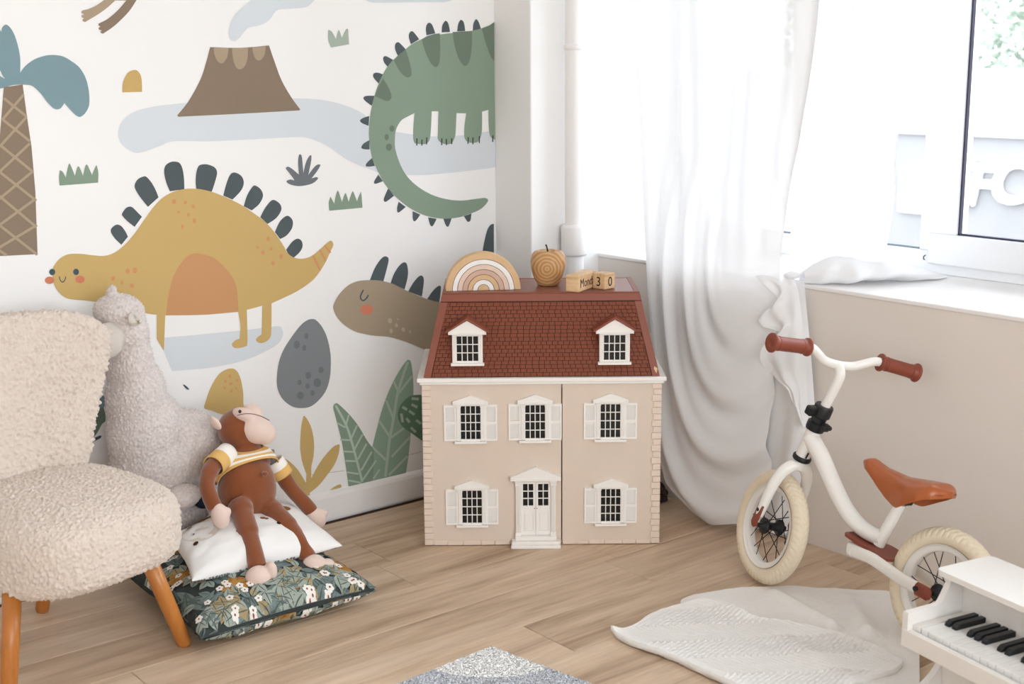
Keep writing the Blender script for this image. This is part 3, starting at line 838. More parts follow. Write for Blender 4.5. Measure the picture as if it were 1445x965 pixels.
# slotted vent low on the window wall
vent = thing('wall_vent', 'small white slotted vent low on wall beside the curtain edge', 'vent', (XW, 2.803, 0.455))
MB().box(-0.006, 0, -0.016, 0.016, -0.040, 0.040).build('cover', M_TRIM, vent, bevel=0.002)
for i in range(5):
    z = -0.026 + i * 0.011
    MB().box(-0.0066, -0.0055, -0.011, 0.003, z, z + 0.0045).build('slot', mat('vent_slot', (84, 76, 70), 0.8, 0.1, 0.05, 50), vent)

# ------------------------------------------------------------------ doll's house
HM = Matrix.Translation((2.2715, 2.6625, 0)) @ Matrix.Rotation(R(-38.8), 4, 'Z')
house = thing('dollhouse', "pale pink doll's house with red-brown shingled roof standing on the wooden floor", 'dollhouse', M=HM)
M_PINK = mat('pale_pink_render', (221, 204, 189), 0.8, 0.15, 0.025, 25, 0.25, 350, bump_dist=0.0006)
M_QUOIN = mat('pale_stone_plastic', (228, 209, 193), 0.6, 0.25, 0.05, 60)
M_HW = mat('white_toy_plastic', (243, 238, 232), 0.4, 0.35, 0.01, 30)
M_ROOF = mat('red_brown_roof_plastic', (130, 69, 47), 0.5, 0.35, 0.08, 90)
M_ROOF2 = mat('red_brown_roof_trim', (136, 74, 54), 0.45, 0.4, 0.05, 60)
M_DARK = mat('dark_window_pane', (18, 20, 20), 0.25, 0.4, 0.1, 20)
HD = 0.36
# carcass: side, back and floor boards behind the two hinged fronts
MB().box(-.318, -.306, .012, HD, 0.006, .455).box(.306, .318, .012, HD, 0.006, .455).box(-.306, .306, HD - .012, HD, 0.006, .455).box(-.306, .306, .012, HD - .012, 0.0, .012).box(-.306, .306, .012, HD - .012, .44, .455).build('carcass', M_PINK, house)
MB().box(-.319, .0525, 0, .012, .002, .4545).build('front_panel', M_PINK, house, bevel=0.0008)
MB().box(.0555, .319, 0, .012, .002, .4545).build('front_panel', M_PINK, house, bevel=0.0008)
# cornice all round
cn = MB()
cn.box(-.333, .333, -.013, HD + .012, .462, .473).box(-.327, .327, -.008, HD + .008, .4545, .462)
cn.build('cornice', M_HW, house, bevel=0.002)
# quoins
random.seed(9)
for sx in (-1, 1):
    z = 0.002
    i = 0
    while z < 0.447:
        h = 0.0182 if i % 2 else 0.0168
        w = 0.0255 if i % 2 else 0.0215
        u0, u1 = (-.3215, -.3215 + w) if sx < 0 else (.3215 - w, .3215)
        MB().box(u0, u1, -.0035, .012, z + .0006, min(z + h, .454) - .0006).build('quoin_block', M_QUOIN, house, bevel=0.0012, seg=1)
        z += h
        i += 1
u = -.296
i = 0
while u < .296:
    w = 0.043 + 0.006 * ((i * 7) % 3 - 1)
    if not (-.098 < u + w / 2 < .055):
        h = 0.0125 if i % 2 else 0.0145
        u1 = min(u + w, .296)
        if u < .0555 < u1: u1 = .0535
        MB().box(u + .0006, u1 - .0006, -.003, 0, .002, h).build('plinth_block', M_QUOIN, house, bevel=0.001, seg=1)
    u += w
    i += 1
MB().box(.056, .098, -.003, 0, .002, .0135).build('plinth_block', M_QUOIN, house, bevel=0.001, seg=1)


def pediment(mb, w, z0, z1, zt, y0, y1, lip=.004):
    """triangular gable with a raised moulding"""
    fn = lambda a, b, d: (a, d, b)
    mb.prism([(-w, z0), (w, z0), (w, z0 + lip), (0, zt), (-w, z0 + lip)], fn, y0 + .002, y1)
    mb.box(-w, w, y0, y1, z0, z0 + lip)
    for s_ in (-1, 1):
        mb.prism([(s_ * w, z0 + lip * .6), (s_ * w, z0 + lip * 1.7), (0, zt + lip * .2), (0, zt - lip)], fn, y0, y1)


def dh_window(uc, zc):
    """uc, zc: centre of the glazing on the front"""
    T = Matrix.Translation((uc, 0, zc))
    fr = MB()
    fr.box(-.0385, -.0265, -.007, 0, -.050, .050).box(.0265, .0385, -.007, 0, -.050, .050)
    fr.box(-.0365, -.0345, -.0085, -.007, -.044, .042).box(-.0305, -.0285, -.0085, -.007, -.044, .042)
    fr.box(.0345, .0365, -.0085, -.007, -.044, .042).box(.0285, .0305, -.0085, -.007, -.044, .042)
    fr.box(-.0265, .0265, -.006, 0, .046, .052).box(-.0265, .0265, -.006, 0, -.052, -.046)
    fr.box(-.0395, -.0255, -.009, 0, .043, .050).box(.0255, .0395, -.009, 0, .043, .050)
    w = MB(); w.v, w.f, w.m = fr.v, fr.f, fr.m
    o = w.build('window', M_HW, house, bevel=0.0007, seg=1)
    o.location = (uc, 0, zc)
    MB().box(-.0268, .0268, -.0020, -.0004, -.047, .047).build('pane', M_DARK, o)
    mt = MB()
    for i in (-1, 0, 1):
        mt.box(i * .0134 - .0011, i * .0134 + .0011, -.0045, -.0018, -.047, .047)
        mt.box(-.0268, .0268, -.0045, -.0018, i * .0235 - .0011, i * .0235 + .0011)
    mt.build('glazing_bars', M_HW, o)
    p = MB(); pediment(p, .0475, .051, 0, .0755, -.013, 0, .005); p.build('pediment', M_HW, o)
    MB().box(-.0435, .0435, -.013, 0, -.0575, -.0515).build('window_sill', M_HW, o, bevel=0.001)
    for s_ in (-1, 1):
        sh = MB()
        a, b = (.0385, .0715) if s_ > 0 else (-.0715, -.0385)
        sh.box(a, a + .0045, -.005, 0, -.051, .049).box(b - .0045, b, -.005, 0, -.051, .049)
        sh.box(a + .0045, b - .0045, -.005, 0, -.051, -.045).box(a + .0045, b - .0045, -.005, 0, .043, .049).box(a + .0045, b - .0045, -.005, 0, -.003, .003)
        for q in range(14):
            for z0 in (-.0445, .0035):
                z = z0 + q * .0028
                sh.add([(a + .0045, -.0015, z + .0026), (b - .0045, -.0015, z + .0026), (b - .0045, -.0042, z), (a + .0045, -.0042, z)], [(0, 1, 2, 3)])
        sh.box(a + .0045, b - .0045, -.0015, 0, -.045, .043)
        sh.build('shutter', M_HW, o)


for uc, zc in ((-.1915, .3495), (-.018, .3505), (.1845, .3515), (-.1905, .1125), (.187, .1135)):
    dh_window(uc, zc)

# front door with steps
dc = -.0172
door = MB()
door.box(dc - .0545, dc - .041, -.010, 0, .030, .188).box(dc + .041, dc + .0545, -.010, 0, .030, .188)
for s_ in (-1, 1):
    for q in (.0445, .0478, .0511):
        door.box(dc + s_ * q - .0009, dc + s_ * q + .0009, -.012, -.010, .040, .172)
    door.box(dc + s_ * .0478 - .008, dc + s_ * .0478 + .008, -.0125, 0, .030, .040)
    door.box(dc + s_ * .0478 - .008, dc + s_ * .0478 + .008, -.0125, 0, .172, .178).box(dc + s_ * .0478 - .009, dc + s_ * .0478 + .009, -.0135, 0, .180, .188)
door.box(dc - .041, dc + .041, -.008, 0, .181, .188)
dr = door.build('door_surround', M_HW, house, bevel=0.0006, seg=1)
p = MB()
pediment(p, .0685, 0, 0, .0375, -.018, 0, .006)
o = p.build('pediment', M_HW, dr); o.location = (dc, 0, .188)
MB().box(dc - .0675, dc + .0675, -.034, 0, .0, .0095).build('door_step', M_HW, dr, bevel=0.002)
MB().box(dc - .0655, dc + .0655, -.030, 0, .0095, .019).build('door_step', M_HW, dr, bevel=0.002)
MB().box(dc - .0565, dc + .0565, -.020, 0, .019, .0305).build('door_step', M_HW, dr, bevel=0.002)
for s_ in (-1, 1):
    lf = MB()
    a, b = (dc + .0005, dc + .0405) if s_ > 0 else (dc - .0405, dc - .0005)
    lf.box(a, a + .006, -.005, 0, .031, .181).box(b - .006, b, -.005, 0, .031, .181)
    lf.box(a + .006, b - .006, -.005, 0, .031, .042).box(a + .006, b - .006, -.005, 0, .096, .114).box(a + .006, b - .006, -.005, 0, .176, .181)
    lf.box(a + .006, b - .006, -.002, 0, .042, .096).box(a + .010, b - .010, -.0045, -.002, .046, .092)
    for z in (.1346, .1553):
        lf.box(a + .006, b - .006, -.0042, 0, z - .0012, z + .0012)
    m_ = (a + b) / 2
    lf.box(m_ - .0012, m_ + .0012, -.0042, 0, .114, .176)
    lo = lf.build('door_leaf', M_HW, dr)
    MB().box(a + .005, b - .005, -.0015, -.0004, .113, .177).build('pane', M_DARK, lo)
    MB().ball((b - .003 if s_ < 0 else a + .003, -.006, .107), .0015, nu=10, nv=6).build('knob', mat('brass_knob', (150, 130, 90), 0.35, 0.5, 0.05, 60, metallic=0.6), lo)

# mansard roof
Z0, Z1, SB, W0, W1 = .473, .688, .060, .316, .2655
YB = .308
rf = MB()
rf.add([(-W0, 0.002, Z0), (W0, 0.002, Z0), (W0, HD, Z0), (-W0, HD, Z0), (-W1, SB, Z1), (W1, SB, Z1), (W1, YB, Z1), (-W1, YB, Z1)],
       [(0, 3, 2, 1), (4, 5, 6, 7), (0, 1, 5, 4), (1, 2, 6, 5), (2, 3, 7, 6), (3, 0, 4, 7)])
roof = rf.build('roof', mat('roof_underlay', (66, 36, 30), 0.6, 0.3, 0.05, 60), house)


def rp(a, t, out=0.0):
    """point on the front slope: a = -1..1 across, t = 0..1 up"""
    w = lerp(W0, W1, t)
    n = Vector((0, -(Z1 - Z0), SB - .002)).normalized()
    return Vector((a * w, lerp(.002, SB, t), lerp(Z0, Z1, t))) + n * out


def slope_strip(pts, th):
    mb = MB()
    n = Vector((0, -(Z1 - Z0), SB - .002)).normalized()
    P = [Vector(q) for q in pts]
    k_ = len(P)
    mb.add([q for q in P] + [q + n * th for q in P], [tuple(range(k_))[::-1], tuple(range(k_, 2 * k_))] + [(i, (i + 1) % k_, (i + 1) % k_ + k_, i + k_) for i in range(k_)])
    return mb


for s_ in (-1, 1):
    q = [rp(s_ * 1.0, 0), rp(s_ * .937, 0), rp(s_ * .925, .905), rp(s_ * 1.0, .905)]
    slope_strip(q, .004).build('roof_edge_trim', M_ROOF2, roof, bevel=0.0008, seg=1)
slope_strip([rp(-1, .91), rp(1, .91), rp(1, 1.0), rp(-1, 1.0)], .005).build('roof_edge_trim', M_ROOF2, roof, bevel=0.0008, seg=1)
# shingles
random.seed(3)
sh = MB()
nr = 19
n_ = Vector((0, -(Z1 - Z0), SB - .002)).normalized()
for r_ in range(nr):
    t0, t1 = r_ / nr * .895 + .0085, (r_ + 1) / nr * .895 + .004
    half = lerp(W0, W1, t0) * .932
    u = -half + (0 if r_ % 2 else -.0085)
    while u < half:
        w = .0165 + random.uniform(-.002, .0025)
        a, b = max(u, -half), min(u + w, half)
        if b - a > .002:
            e = .0008
            ww = lerp(W0, W1, t0)
            P = [rp((a + e) / ww, t0), rp((b - e) / ww, t0), rp((b - e) / ww, t1), rp((a + e) / ww, t1)]
            lo = .0036 + random.uniform(-.0004, .0004)
            Q = [P[0] + n_ * lo, P[1] + n_ * lo, P[2] + n_ * .0010, P[3] + n_ * .0010]
            sh.add(P + Q, [(4, 5, 6, 7), (0, 1, 5, 4), (1, 2, 6, 5), (2, 3, 7, 6), (3, 0, 4, 7)])
        u += w
tag(sh.build('shingles', M_ROOF, roof), None, kind='stuff')
# flat top with raised rim
tp = MB()
tp.box(-W1, W1, SB, SB + .014, Z1, Z1 + .004).box(-W1, W1, YB - .012, YB, Z1, Z1 + .004).box(-W1, -W1 + .014, SB + .014, YB - .012, Z1, Z1 + .004).box(W1 - .014, W1, SB + .014, YB - .012, Z1, Z1 + .004)
tp.build('roof_rim', M_ROOF2, roof, bevel=0.001)
TOPZ = Z1 + .0042
MB().box(-W1 + .0145, W1 - .0145, SB + .0145, YB - .0125, Z1, TOPZ - .0008).build('roof_top_panel', mat('roof_top_plastic', (136, 84, 70), 0.35, 0.45, 0.10, 120), roof)
# chipped corner of the roof trim
MB().add([rp(.985, .055, .0046), rp(.995, .09, .0046), rp(.972, .115, .0046), rp(.962, .085, .0046), rp(.975, .03, .0046)], [(0, 1, 2, 3, 4)]).build('chip', mat('bare_wood_chip', (226, 190, 150), 0.8, 0.1, 0.1, 90), roof)
# dormers
for uc in (-.1975, .1945):
    d = MB()
    d.box(-.040, .040, .006, .055, -.036, .042)
    d.box(-.0405, -.0285, .000, .006, -.036, .042).box(.0285, .0405, .000, .006, -.036, .042)
    for s_ in (-1, 1):
        for q in (.0320, .0370):
            d.box(s_ * q - .0011, s_ * q + .0011, -.0015, 0, -.034, .036)
    d.box(-.0285, .0285, .001, .006, .036, .042).box(-.0285, .0285, .001, .006, -.036, -.031)
    do = d.build('dormer', M_HW, roof, bevel=0.0006, seg=1)
    do.location = (uc, .000, .549)
    MB().box(-.0288, .0288, .0035, .0058, -.0315, .0365).build('pane', M_DARK, do)
    mt = MB()
    for i in (-1, 0, 1):
        mt.box(i * .0144 - .0011, i * .0144 + .0011, .0012, .0037, -.0315, .0365)
    for i in (0, 1):
        z = -.0315 + (i + 1) * .0227
        mt.box(-.0288, .0288, .0012, .0037, z - .0011, z + .0011)
    mt.build('glazing_bars', M_HW, do)
    p = MB(); pediment(p, .0505, .042, 0, .078, -.008, .07, .006); p.build('pediment', M_HW, do)
    MB().box(-.0445, .0445, -.008, .006, -.043, -.036).build('window_sill', M_HW, do, bevel=0.001)
    for s_ in (-1, 1):
        rr_ = MB()
        fn = lambda a, b, dd: (a, dd, b)
        rr_.prism([(s_ * .0575, .0455), (s_ * .0575, .0505), (0, .0875), (0, .0805)], fn, -.011, .075)
        rr_.build('dormer_roof', M_ROOF2, do, bevel=0.0008, seg=1)


# ------------------------------------------------------------------ toys on the roof
def on_house(u, v, z=TOPZ, rot=0.0):
    return HM @ Matrix.Translation((u, v, z)) @ Matrix.Rotation(rot, 4, 'Z')


RBM = Matrix.Translation((2.226, 2.856, TOPZ)) @ Matrix.Rotation(R(-33), 4, 'Z')
rainbow = thing('stacking_rainbow', 'wooden stacking rainbow of seven nested beige, white and pink arches on roof', 'toy', M=RBM)
arch_cols = [('honey_wood', (216, 180, 138)), ('white_wood', (240, 236, 232)), ('blush_wood', (226, 200, 182)), ('rose_wood', (206, 172, 154)), ('honey_wood', (216, 180, 138)), ('white_wood', (240, 236, 232))]
ro = .1015
for i, (nm, c) in enumerate(arch_cols):
    th = (.0165, .0125, .0125, .0125, .0125, .0120)[i]
    ri = ro - th
    poly = [(ro * math.cos(q), ro * math.sin(q)) for q in [math.pi * j / 40 for j in range(41)]] + [(ri * math.cos(q), ri * math.sin(q)) for q in [math.pi * j / 40 for j in range(40, -1, -1)]]
    o = MB().prism(poly, lambda a, b, d: (a, d, b), -.022, .022).build('arch', mat(nm, c, 0.55, 0.25, 0.05, 40, 0.05, 200), rainbow, bevel=0.0018)
    ro = ri - .0013
poly = [(ro * math.cos(math.pi * j / 24), ro * math.sin(math.pi * j / 24)) for j in range(25)]
MB().prism(poly, lambda a, b, d: (a, d, b), -.022, .022).build('arch', MATS['honey_wood'], rainbow, bevel=0.0018)

APM = Matrix.Translation((2.403, 2.788, TOPZ)) @ Matrix.Rotation(R(50), 4, 'Z')
apple = thing('wooden_apple', 'carved wooden apple with a black stem standing on the roof', 'ornament', M=APM)
M_APPLE = wood('apple_wood', (184, 138, 90), (198, 153, 104), (210, 168, 119), (1, 1, 1), 0.4, rings=True, ring_axis='X', freq=34.0, shift=(0, -.004, -.052))
ap = MB()
prof = [(0.0, .003), (.012, .0015), (.024, .0), (.031, .004), (.040, .022), (.0465, .044), (.049, .062), (.0475, .078), (.041, .091), (.031, .0965), (.020, .095), (.010, .089), (0, .086)]
pp = catmull([(a, b, 0) for a, b in prof], 4, closed=False)
ap.lathe([(max(a, 0), b) for a, b in pp], 48)
for i, (x, y, z) in enumerate(ap.v):
    q = math.atan2(y, x)
    k_ = 1 + .03 * math.cos(5 * q) * max(0, (z - .05) / .05) + .02 * noise.noise(Vector((x * 20, y * 20, z * 20)))
    ap.v[i] = (x * k_, y * k_, z)
ap.build('apple_body', M_APPLE, apple, smooth=True)
MB().tube(path3([(0, 0, .086), (-.002, .002, .098), (-.008, .004, .108), (-.014, .006, .113)], 5), [.0022] * 15 + [.0026], 8).build('apple_stem', mat('black_stem', (24, 22, 22), 0.5, 0.3, 0.1, 60), apple, smooth=True)

M_BLOCK = wood('block_wood', (196, 156, 112), (222, 186, 144), (236, 206, 168), (4, 40, 40), 0.5)
M_INK = mat('black_print', (22, 20, 18), 0.6, 0.2, 0.05, 80)
# long block, long side along local +y
LBM = Matrix.Translation((2.366, 2.674, TOPZ)) @ Matrix.Rotation(R(-67.4), 4, 'Z')
lb = thing('calendar_block', 'long wooden calendar block printed with a weekday beside the apple', 'block', M=LBM, group='wooden calendar blocks')
BH = .046
MB().box(0, .040, 0, .112, 0, BH).build('block_body', M_BLOCK, lb, bevel=0.003)
TM = Matrix(((0, 0, 1, .0402), (1, 0, 0, .007), (0, 1, 0, .0115), (0, 0, 0, 1)))
text_mesh('Monday', .033, .0002, TM).build('lettering', M_INK, lb)
CBM = Matrix.Translation((2.4625, 2.6235, TOPZ)) @ Matrix.Rotation(R(5.8), 4, 'Z')
cb = thing('number_cube', 'wooden number cube showing three and nought at end of long block', 'block', M=CBM, group='wooden calendar blocks')
CS = .043
MB().box(0, CS, 0, CS, 0, CS).build('cube_body', M_BLOCK, cb, bevel=0.002)
T0 = Matrix(((1, 0, 0, .0135), (0, 0, -1, -.0002), (0, 1, 0, .0085), (0, 0, 0, 1)))
text_mesh('0', .036, .0002, T0).build('numeral', M_INK, cb)
T3 = Matrix(((0, 0, -1, -.0002), (-1, 0, 0, .031), (0, 1, 0, .0085), (0, 0, 0, 1)))
text_mesh('3', .036, .0002, T3).build('numeral', M_INK, cb)

# small dark carved animal on the floor behind the house
fg = thing('animal_figurine', "small dark brown carved animal figurine on floor behind the doll's house", 'figurine', (2.780, 2.706, 0))
M_FIG = mat('dark_brown_carving', (58, 40, 32), 0.6, 0.3, 0.2, 80, 0.2, 150)
b = MB()
b.ball((0, .030, .040), (.026, .038, .022)).ball((.002, -.008, .032), (.013, .014, .012)).tube([(-.008, .0, .022), (-.010, -.004, .002)], [.009, .010], 10).tube([(.010, .0, .022), (.012, -.004, .002)], [.009, .010], 10)
b.tube([(-.010, .055, .03), (-.012, .058, .002)], [.009, .010], 10).tube([(.010, .055, .03), (.012, .058, .002)], [.009, .010], 10)
b.build('figurine_body', M_FIG, fg, smooth=True, mods=[('REMESH', {'mode': 'VOXEL', 'voxel_size': .0025}), ('SMOOTH', {'iterations': 4})])

# ------------------------------------------------------------------ curtain
def curtain_mat():
    m = bpy.data.materials.new('white_linen_voile')
    m.use_nodes = True
    nt = m.node_tree
    nt.nodes.remove(nt.nodes['Principled BSDF'])
    d = nt.nodes.new('ShaderNodeBsdfDiffuse'); d.inputs['Color'].default_value = (0.93, 0.925, 0.93, 1)
    t = nt.nodes.new('ShaderNodeBsdfTranslucent'); t.inputs['Color'].default_value = (0.88, 0.88, 0.89, 1)
    tr = nt.nodes.new('ShaderNodeBsdfTransparent')
    m1 = nt.nodes.new('ShaderNodeMixShader'); m1.inputs[0].default_value = 0.20
    m2 = nt.nodes.new('ShaderNodeMixShader'); m2.inputs[0].default_value = 0.045
    L = nt.links
    L.new(d.outputs[0], m1.inputs[1]); L.new(t.outputs[0], m1.inputs[2])
    L.new(m1.outputs[0], m2.inputs[1]); L.new(tr.outputs[0], m2.inputs[2])
    L.new(m2.outputs[0], nt.nodes['Material Output'].inputs['Surface'])
    tc = nt.nodes.new('ShaderNodeTexCoord')
    w1 = nt.nodes.new('ShaderNodeTexNoise'); w1.inputs['Scale'].default_value = 260
    L.new(tc.outputs['Object'], w1.inputs['Vector'])
    bp = nt.nodes.new('ShaderNodeBump'); bp.inputs['Strength'].default_value = 0.15; bp.inputs['Distance'].default_value = 0.0006
    L.new(w1.outputs['Fac'], bp.inputs['Height'])
    L.new(bp.outputs['Normal'], d.inputs['Normal'])
    return m


M_VOILE = curtain_mat()
curtain = thing('curtain', 'long sheer white curtain gathered and tucked over the window sill', 'curtain', (2.79, 2.5, 0))
KY, KZ = 2.285, 0.735       # the point where it is gathered over the sill edge
# main panel: hangs free on the left, runs into the gather on the right, falls to the floor below
left_z = [.0, .03, .08, .18, .319, .613, .863, 1.169, 1.47, 2.45]
left_y = [2.452, 2.545, 2.645, 2.705, 2.733, 2.774, 2.797, 2.823, 2.863, 2.92]


def main_panel(s, t):
    """s 0..1 from the free edge to the gather, t 0..1 top to hem"""
    z = lerp(2.45, 0.012, t)
    zl = z
    yl = interp(left_z, left_y, zl)
    if z > KZ:
        k_ = (z - KZ) / (2.45 - KZ)
        yr = lerp(KY, 2.20, smooth01(k_ * 2.2))
    else:
        k_ = (KZ - z) / KZ
        yr = lerp(KY, 2.30, smooth01(k_ * 1.6))
    y = lerp(yl, yr, s)
    # swags: below the gather the cloth sags away from the sill in curved folds
    dy, dz = y - KY, z - KZ
    rad = math.hypot(dy, dz * 0.8)
    ang = math.atan2(dy, -dz + 1e-6)       # 0 = straight down, +pi/2 = out to the left
    hang = smooth01((z - KZ + .10) / .6)    # upper region: vertical pleats
    pleat = .030 * math.sin(s * 17 + 1.0 + .5 * math.sin(z * 2)) * (1 - .55 * s) + .010 * math.sin(s * 41 + z * 1.5)
    pinch = smooth01(rad / .5)
    rho = math.hypot((y - 2.43) * 2.1, z - .80)
    sw = (.015 * math.sin(rho * 2 * math.pi / .185 + 1.0) + .006 * math.sin(rho * 2 * math.pi / .083 + ang * 2)) * smooth01((rho - .06) / .15) * pinch
    belly = .040 * math.exp(-((z - .30) / .35) ** 2) * math.sin(math.pi * min(1, max(0, s)))
    x = 2.780 - (hang * pleat + (1 - hang) * (sw + belly)) * smooth01(s / .10 + .1)
    x -= .050 * smooth01(1 - z / .38) * (1 - .8 * smooth01((s - .05) / .9))
    # hem lifts a little toward the right
    if t > .96:
        z = z + .02 * smooth01((s - .1) / .6) * (t - .96) / .04
    return Vector((min(x, 2.832), y, z))


MB().grid(main_panel, 110, 170).build('curtain_panel', M_VOILE, curtain, smooth=True, world=True)


def gather_panel(s, t):
    """the near half: comes down beside the window and is laid over the sill"""
    z = lerp(2.45, .728, t)
    k_ = smooth01((z - .72) / .75)
    y_l = lerp(2.275, 2.30, k_)
    y_r = lerp(2.09, 2.05, k_) if z > 1.0 else lerp(2.13, lerp(2.09, 2.05, smooth01((1.0 - .72) / .75)), smooth01((z - .73) / .27))
    y = lerp(y_l, y_r, s)
    xx = lerp(2.80, 2.97, s ** .8)
    pinch = smooth01((z - .74) / .35)
    x = xx + (.022 * math.sin(s * 15 + 1.2) + .008 * math.sin(s * 33)) * (.25 + .75 * pinch) + .05 * (1 - pinch) * s
    return Vector((x, y, z))


MB().grid(gather_panel, 70, 110).build('gathered_panel', M_VOILE, curtain, smooth=True, world=True)


# the cloth laid along the sill
def heap(s, t):
    """s along the sill, t across a flattened tube"""
    x = lerp(2.842, 3.205, s ** 1.15)
    y = lerp(2.262, 2.062, s) + .03 * math.sin(s * math.pi)
    w = interp([0, .12, .35, .7, .9, 1], [.022, .06, .100, .100, .06, .010], s)
    h = interp([0, .1, .3, .6, .85, 1], [.030, .050, .068, .056, .030, .006], s)
    q = 2 * math.pi * t
    wob = 1 + .10 * math.sin(q * 3 + s * 9) + .06 * math.sin(s * 30 + q)
    n_y = math.cos(q) * w * wob
    zz = SILL + .001 + max(0.0, h * .50 + h * .55 * math.sin(q) * wob)
    d_ = Vector((.87, -.49, 0)); p_ = Vector((.49, .87, 0))
    return Vector((x, y, zz)) + p_ * n_y


MB().grid(heap, 60, 40).build('sill_fold', M_VOILE, curtain, smooth=True, world=True)

# ruffled edge that falls from the gather in a zigzag
ruf_l = [(2.77, 2.359, 0.7301), (2.768, 2.322, 0.7098), (2.765, 2.287, 0.6706), (2.77, 2.33, 0.6255), (2.765, 2.318, 0.5988), (2.766, 2.277, 0.5855), (2.768, 2.316, 0.5443), (2.768, 2.323, 0.4901), (2.765, 2.275, 0.4598), (2.764, 2.225, 0.4437), (2.768, 2.217, 0.398), (2.775, 2.173, 0.3512)]
ruf_r = [(2.8, 2.292, 0.7425), (2.798, 2.271, 0.7357), (2.795, 2.245, 0.7259), (2.794, 2.231, 0.7031), (2.794, 2.225, 0.6754), (2.795, 2.219, 0.6381), (2.795, 2.215, 0.6006), (2.795, 2.208, 0.5538), (2.795, 2.201, 0.507), (2.795, 2.194, 0.4504), (2.795, 2.189, 0.3989), (2.795, 2.182, 0.342)]
pl_, pr_ = path3(ruf_l, 6), path3(ruf_r, 6)


def ruffle(s, t):
    i = min(int(t * (len(pl_) - 1)), len(pl_) - 2)
    f = t * (len(pl_) - 1) - i
    a = pl_[i].lerp(pl_[i + 1], f); b_ = pr_[i].lerp(pr_[i + 1], f)
    p = a.lerp(b_, s)
    p.x -= (.010 * math.sin(t * 25 + s * 3.0) * (1 - s) + .012 * math.sin(s * math.pi) + .003 * math.sin(s * 14 + t * 4)) * smooth01(t * 6 + .25)
    return p


MB().grid(ruffle, 40, 140).build('ruffled_edge', M_VOILE, curtain, smooth=True, world=True)


# straight fold behind the ruffle, down to the floor
def back_fold(s, t):
    z = lerp(.728, .012, t)
    y = lerp(lerp(2.30, 2.36, t), interp([0, .5, .75, 1], [2.228, 2.178, 2.205, 2.262], t), s)
    x = 2.812 - .020 * math.sin(s * math.pi) * smooth01(t * 3) - .010 * math.sin(s * 9 + 1) * smooth01(t * 3)
    return Vector((x, y, z))


MB().grid(back_fold, 40, 60).build('back_fold', M_VOILE, curtain, smooth=True, world=True)
# gathered knot
MB().ball((2.808, 2.268, .738), (.022, .022, .010)).build('gather', M_VOILE, curtain, smooth=True, world=True)

# ------------------------------------------------------------------ balance bike
BO, BN, BD, BU = Vector((2.4751, 1.5629, -4e-05)), Vector((0.98319, -0.08025, -0.16401)), Vector((0.08136, 0.99669, 0)), Vector((0.16347, -0.01334, 0.98646))
BM = Matrix(((BN.x, BD.x, BU.x, BO.x), (BN.y, BD.y, BU.y, BO.y), (BN.z, BD.z, BU.z, .0035), (0, 0, 0, 1)))
bike = thing('balance_bike', 'white balance bike with cream tyres and tan saddle leaning toward the wall', 'bike', M=BM)
M_BW = mat('white_gloss_enamel', (240, 236, 230), 0.18, 0.5, 0.01, 20)
M_TYRE = mat('cream_rubber', (232, 218, 193), 0.75, 0.2, 0.04, 120, 0.15, 400)
M_BLK = mat('black_plastic', (24, 26, 28), 0.4, 0.4, 0.1, 60)
M_GRIP = mat('red_brown_rubber', (134, 66, 48), 0.45, 0.4, 0.06, 80)
M_SADDLE = mat('tan_leatherette', (170, 90, 44), 0.28, 0.5, 0.06, 40, 0.05, 300)
M_SPOKE = mat('dark_spoke_steel', (46, 38, 40), 0.35, 0.5, 0.05, 60, metallic=0.5)
HUBH = .145
A0 = Vector((0, .5275, HUBH))                 # steering axis foot (at the front hub)
RK = R(18.1)
AX = Vector((0, -math.sin(RK), math.cos(RK)))
STEER = R(15.0)
SM = Matrix.Translation(A0) @ Matrix.Rotation(-STEER, 4, AX) @ Matrix.Translation(-A0)


